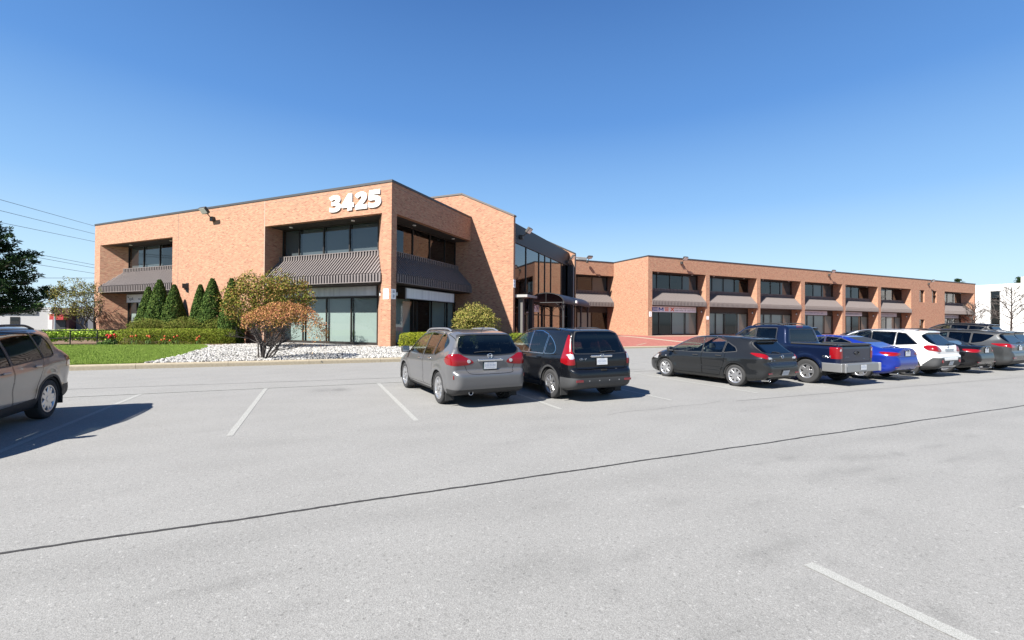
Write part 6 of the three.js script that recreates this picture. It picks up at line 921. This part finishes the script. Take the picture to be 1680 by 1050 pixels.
// railing
{ const g = thing('railing', 'thin black metal railing in front of the leafy border', 'railing'), a = L3(-15.6, 33.2, 0.22), b = L3(-12.3, 34.2, 0.25), c = L3(-10.6, 38.2, 0.28), rail = []; for (const [p, q] of [[a, b], [b, c]]) for (const h of [0.95, 0.5]) part(g, 'rail', bar([p.x, p.y + h, p.z], [q.x, q.y + h, q.z], 0.028), BM.dark); for (const [p, q, n] of [[a, b, 3], [b, c, 3]]) for (let i = 0; i < n; i++) { const t = i / n, x = lerp(p.x, q.x, t), z = lerp(p.z, q.z, t); part(g, 'post', bar([x, 0.15, z], [x, 1.22, z], 0.032), BM.dark); } }
// trees
function broadTree(name, label, x, z, y0, H, R, n, pal, seed, o = {}) {
  const g = thing(name, label, 'tree', [x, y0, z], 0, o.group), r = rng(seed), geos = [], tips = [];
  const limb = (p, d, l, rad, lev) => { const q = p.clone().addScaledVector(d, l), m = p.clone().lerp(q, 0.5).add(rv(r).multiplyScalar(l * 0.08)); geos.push(new THREE.TubeGeometry(new THREE.CatmullRomCurve3([p, m, q]), 5, rad, 6)); tips.push([q, lev]); if (lev <= 0) return; const c = lev > 2 ? 4 : 3; for (let i = 0; i < c; i++) { const a = i / c * 6.283 + r() * 1.5, e = d.clone().multiplyScalar(0.75).add(V3(Math.cos(a) * 0.8, 0.25 * r() + (o.up || 0.1), Math.sin(a) * 0.8)).normalize(); limb(q.clone().lerp(p, r() * 0.25), e, l * (0.62 + r() * 0.16), rad * 0.58, lev - 1); } };
  const lean = o.lean || [0, 0]; limb(V3(0, 0, 0), V3(lean[0], 1, lean[1]).normalize(), H * (o.trunk || 0.34), R * (o.girth || 0.05), o.lev || 3);
  part(g, 'trunk', merge(geos), o.bark || barkMat); const L = []; const T = tips.filter(t => t[1] <= 1);
  for (let i = 0; i < n; i++) { const t = T[Math.floor(r() * T.length)][0], d = rv(r), k = Math.pow(r(), 0.5) * R * (o.clump || 0.24); const p = t.clone().addScaledVector(d, k); p.y = t.y + d.y * k * 0.7; L.push([p, d.addScaledVector(rv(r), 1).add(V3(0, 0.4, 0)), (o.leaf || 0.12) * (0.7 + r() * 0.7), (o.leaf || 0.12) * (0.4 + r() * 0.3), pick(pal, r)]); }
  if (n) part(g, 'crown', leaves(L, r), leafMat); return g;
}
{ // thin-crowned ornamental tree at the end of the numbered front
  const g = thing('ornamental_tree', 'small thin-crowned bronze-green tree casting dappled shade on the end of the brick front', 'tree', [-35.5, 0.25, -37.1]), r = rng(201), s = stems(V3(0, 0, 0), 4, 202, 0.35, 1.35, 0.06, [-0.2, 0.05], 4), L = [], pal = [[0.15, 0.135, 0.03], [0.19, 0.14, 0.045], [0.11, 0.12, 0.03], [0.20, 0.21, 0.06]];
  part(g, 'trunk', s.geo, barkMat);
  for (let i = 0; i < 7800; i++) { const d = rv(r), k = (1 + 0.3 * nz3(d.x * 2.4 + 8, d.y * 2.4, d.z * 2.4) + 0.18 * nz3(d.x * 6, d.y * 6, d.z * 6)) * Math.pow(r(), 0.33), q = V3(-1.1 + d.x * 2.1 * k, 3.3 + d.y * 1.9 * k, 0.25 + d.z * 1.25 * k); if (nz3(q.x * 1.7, q.y * 1.7, q.z * 1.7 + 2) < -0.08) continue; L.push([q, rv(r).add(V3(0, 0.5, 0)), 0.1 + r() * 0.07, 0.05 + r() * 0.03, pick(pal, r)]); }
  part(g, 'crown', leaves(L, r), leafMat);
}
function bareTree(name, label, x, z, y0, H, R, seed) { // straight leader with rising side limbs and twigs
  const g = thing(name, label, 'tree', [x, y0, z]), r = rng(seed), geos = [bar([0, 0, 0], [0.1, H, 0], 0.17, 0.03, 7)];
  const twig = (p, d, l, rad, lev) => { const q = p.clone().addScaledVector(d, l); geos.push(bar(p, q, rad, rad * 0.5, 4)); if (lev > 0) for (let i = 0; i < 4; i++) { const e = d.clone().addScaledVector(rv(r), 0.75).add(V3(0, 0.22, 0)).normalize(); twig(p.clone().lerp(q, 0.35 + 0.6 * r()), e, l * (0.45 + r() * 0.2), rad * 0.55, lev - 1); } };
  for (let i = 0; i < 26; i++) { const t = 0.16 + 0.8 * i / 26, a = i * 2.4, l = R * Math.pow(1 - t, 0.7) * (0.8 + r() * 0.4) + 0.4; twig(V3(0.1 * t, t * H, 0), V3(Math.cos(a), 0.55 + r() * 0.3, Math.sin(a)).normalize(), l, 0.065, 2); }
  part(g, 'trunk', merge(geos), std([0.06, 0.052, 0.047], 0.95)); return g;
}
function pine(x, z, H, R, seed, label, y0 = 0, n = 2000, group) {
  const g = thing('pine_tree', label, 'tree', [x, y0, z], 0, group), r = rng(seed), geos = [bar([0, 0, 0], [0, H * 0.95, 0], R * 0.05, 0.05)], L = [], pal = [[0.016, 0.04, 0.012], [0.024, 0.052, 0.015], [0.012, 0.03, 0.012], [0.038, 0.062, 0.018]];
  let lv = 0; for (let y = H * 0.2; y < H * 0.98; y += H * 0.055) { const t = (y - H * 0.2) / (H * 0.8), len = R * (1 - Math.pow(t, 1.5)) * (0.9 + 0.25 * nz3(lv * 1.7, seed)) + 0.3, nb = 6; for (let b = 0; b < nb; b++) { const a = b / nb * 6.283 + lv * 0.7 + r() * 0.5, l = len * (0.72 + r() * 0.4), tip = V3(Math.cos(a) * l, y + l * (0.05 + 0.2 * t) + 0.3, Math.sin(a) * l), base = V3(0, y, 0), mid = base.clone().lerp(tip, 0.5).add(V3(0, -l * 0.05, 0)), cv = new THREE.CatmullRomCurve3([base, mid, tip]); geos.push(new THREE.TubeGeometry(cv, 5, 0.05, 4)); const nc = Math.max(3, Math.round(l * 2.2)); for (let c = 0; c < nc; c++) { const q = cv.getPoint(0.25 + 0.75 * (c + r()) / nc).add(V3((r() - 0.5) * l * 0.28, r() * 0.35, (r() - 0.5) * l * 0.28)), cr = 0.34 + r() * 0.28; for (let k = 0; k < 30; k++) { const d = rv(r); d.y = d.y * 0.7 + 0.25; d.normalize(); const p = q.clone().addScaledVector(d, cr * (0.5 + 0.5 * r())); L.push([p, rv(r), 0.34 + r() * 0.2, 0.11, pick(pal, r), d]); } } } lv++; }
  part(g, 'trunk', merge(geos), barkMat); part(g, 'crown', leaves(L, r), leafMat); return g;
}
pine(-54.3, -45, 12.3, 5.9, 220, 'dark broad pine beyond the silver-beige crossover');
bareTree('bare_tree', 'leafless young tree before the white building', 84, -74, 0.2, 8.4, 3.4, 230); bareTree('bare_tree', 'leafless sapling between the brick block and the white building', 90, -86, 0.2, 6.4, 3.0, 233);
{ const v = worldOf(longWing, 66.6, 0.3, 1.6); broadTree('bare_bush', 'twiggy brown bush by the lower slit window', v.x, v.z, 0.35, 2.6, 2.2, 900, [[0.22, 0.16, 0.08], [0.18, 0.15, 0.06]], 231, { up: 0.6, trunk: 0.25, lev: 4, leaf: 0.1, bark: std([0.2, 0.16, 0.11], 0.9) }); }

// ------------------------------------------------------------------ beyond the lot
// white office building on the right
{
  const g = thing('white_office_building', 'white office building with tall dark window strips beyond the brick block', 'building', L3(150, 54.6).toArray(), ROT_LOT), w = std([0.58, 0.57, 0.55], 0.8);
  // local x = u, z = -v; the face seen is x = 0, running towards +z
  const H = 12.2, gl = [[2.7, 4.4], [9.6, 12.6], [18, 21], [26, 29]], seg = []; let z = 0; for (const [a, b] of gl) { seg.push(bx(0, 0.5, 0, H, z, a), bx(0, 0.5, 10.6, H, a, b), bx(0, 0.5, 0, 1.2, a, b)); z = b; } seg.push(bx(0, 0.5, 0, H, z, 40), bx(0.5, 40, 0, H, 0, 0.5));
  part(g, 'wall', merge(seg), w); part(g, 'roof', bx(0.5, 40, H - 0.6, H - 0.4, 0.5, 40), w); part(g, 'penthouse', bx(6, 30, H, H + 1.9, 6, 34), w);
  for (const [a, b] of gl) { const q = new THREE.Group(); q.name = 'window_strip'; g.add(q); for (let k = 0; k < 3; k++) { const p = new THREE.PlaneGeometry(b - a, 3.0); p.rotateY(-Math.PI / 2); p.translate(0.4, 2.75 + k * 3.13, (a + b) / 2); part(q, 'pane', p, BM.glassUp); } part(q, 'spandrel', merge([bx(0.3, 0.42, 4.25, 4.4, a, b), bx(0.3, 0.42, 7.38, 7.53, a, b)]), BM.bronze); part(q, 'room_wall', bx(2, 2.2, 0, 11, a - 1, b + 1), BM.room); }
}
// white shop across the street on the left
{
  const g = thing('white_shop_building', 'low white shop with a red entrance canopy across the street', 'building', [-114.8, 0, -84], 0.15), w = std([0.30, 0.295, 0.29], 0.8);
  part(g, 'wall', bx(-40, 24, 0, 4.0, -20, 0), w); part(g, 'parapet', bx(-40.1, 24.1, 4.0, 4.35, -20.1, 0.1), std([0.36, 0.36, 0.36], 0.8)); part(g, 'name_band', bx(8, 21, 3.0, 3.6, 0.02, 0.25), std([0.10, 0.10, 0.10], 0.7));
  part(g, 'entrance_bay', bx(24.1, 26.9, 0, 4.2, -14, 0.6), std([0.06, 0.018, 0.018], 0.7)); part(g, 'canopy', bx(24.3, 26.7, 1.9, 3.0, 0.65, 1.6), std([0.3, 0.012, 0.016], 0.6)); part(g, 'pilaster', bx(23.2, 24.0, 0, 4.0, 0.02, 0.5), std([0.42, 0.41, 0.40], 0.7)); part(g, 'door', bx(24.6, 26.4, 0, 1.85, 0.62, 0.7), BM.dark);
  for (const x of [-30, -24, 12.5, 16.5]) { const q = new THREE.Group(); q.name = 'window'; g.add(q); part(q, 'frame', bx(x - 0.1, x + 1.5, 0.6, 2.4, 0.02, 0.1), BM.bronze); const p = new THREE.PlaneGeometry(1.4, 1.6); p.translate(x + 0.7, 1.5, 0.12); part(q, 'pane', p, BM.glassUp); }
  part(g, 'side_hall', bx(27, 60, 0, 4.6, -12, -1), std([0.10, 0.10, 0.11], 0.8)); for (let i = 0; i < 6; i++) part(g, 'side_column', bx(32 + i * 4.4, 32.5 + i * 4.4, 0, 4.4, -0.95, -0.5), w);
}
{ const m = structure('street_verge', new THREE.PlaneGeometry(150, 16).rotateX(-Math.PI / 2).translate(-100, 0.012, -62), grassMat); m.material = std([0.07, 0.11, 0.03], 1); }
// utility poles and wires
{
  // the line of poles recedes on the left; wires hang nearly straight between them
  const wood = std([0.13, 0.11, 0.085], 0.95), A = [-69.9, 60], D = [-10.6, 25], at = t => [A[0] + D[0] * t, A[1] + D[1] * t], wireM = std([0.04, 0.04, 0.045], 0.7);
  [-1.6, 3.2].forEach((t, i) => { const [x, z] = at(t), g = thing('utility_pole', i ? 'wooden utility pole far behind the brick corner wing' : 'wooden utility pole left of the lawn', 'utility pole', [x, 0, -z]); part(g, 'pole', bar([0, 0, 0], [0, 24, 0], 0.2, 0.13, 10), wood); for (const h of [21.8, 18.5, 13.5]) part(g, 'cross_arm', bx(-1.4, 1.4, h, h + 0.16, -0.1, 0.1), wood); for (const h of [21.96, 18.66, 13.66]) for (const x2 of [-1.2, 0, 1.2]) part(g, 'insulator', bar([x2, h, 0], [x2, h + 0.3, 0], 0.06, 0.04), BM.dark); });
  [[331, 374, 1.0], [345, 384, -0.2], [362, 395, -1.2], [407, 436, 0.6], [411, 440, 0], [423, 448, -0.8], [456, 456, 0.2]].forEach(([p0, p1, o]) => { const y0 = 1.78 + (524.8 - p0) * 60 / 721.5, y1 = 1.78 + (526 - p1) * 85 / 721.5, pts = []; for (let k = 0; k <= 16; k++) { const t = lerp(-1.6, 3.2, k / 16), [x, z] = at(t); pts.push(V3(x + o, lerp(y0, y1, t), -z)); } single('overhead_wire', 'thin overhead power cable crossing the sky left of the brick wing', 'power cable', tube(pts, 0.03, 40, 4), wireM, [0, 0, 0], 0, 'overhead power cables'); });
}
{ const g = thing('street_lamp', 'slim grey street lamp pole before the white shop', 'street lamp', [-79, 0, -76]); part(g, 'pole', bar([0, 0, 0], [0, 6.0, 0], 0.14, 0.09, 8), std([0.35, 0.36, 0.36], 0.6, 0.3)); part(g, 'arm', tube([[0, 5.8, 0], [0.5, 6.2, 0], [1.6, 6.3, 0]], 0.06, 10, 6), std([0.35, 0.36, 0.36], 0.6, 0.3)); part(g, 'lamp_head', rbox(0.7, 0.14, 0.3, 0.05, 1.8, 6.3, 0), BM.grey); part(g, 'signal_box', rbox(0.6, 1.0, 0.5, 0.08, 0.1, 3.6, 0.2), BM.dark); }
// evergreens beyond the brick block and trees behind the camera that the glass mirrors
const farP = pine(150, -148, 17.6, 6, 240, 'evergreen crown showing above the end of the long brick block', 0, 1000, 'evergreens beyond the brick block');
for (const [x, z, s, lab] of [[163, -141, 1.0, 'evergreen crown above the roof edge of the white building'], [171, -146, 0.93, 'small evergreen tip between brick block and white building']]) { const c = farP.clone(); c.name = numbered('pine_tree'); c.position.set(x, 0, z); c.rotation.set(0, 1.3 * s, 0); c.scale.setScalar(s); c.userData = { label: lab, category: 'tree', group: 'evergreens beyond the brick block' }; scene.add(c); }
const backTree = broadTree('maple_tree', 'spring maple standing behind the parking lot', 18, 34, 0, 9, 5.5, 3800, [[0.10, 0.13, 0.035], [0.13, 0.15, 0.04], [0.08, 0.11, 0.03]], 250, { leaf: 0.3, clump: 0.3, group: 'trees behind the lot' });
for (const [x, z, s] of [[-14, 40, 1.1], [34, 28, 0.9], [50, 22, 1.05], [70, 14, 1.2], [0, 48, 1.25], [-34, 38, 1]]) { const c = backTree.clone(); c.name = numbered('maple_tree'); c.position.set(x, 0, z); c.rotation.set(0, x, 0); c.scale.setScalar(s); c.userData = { ...backTree.userData }; scene.add(c); }
renderer.render(scene, camera);
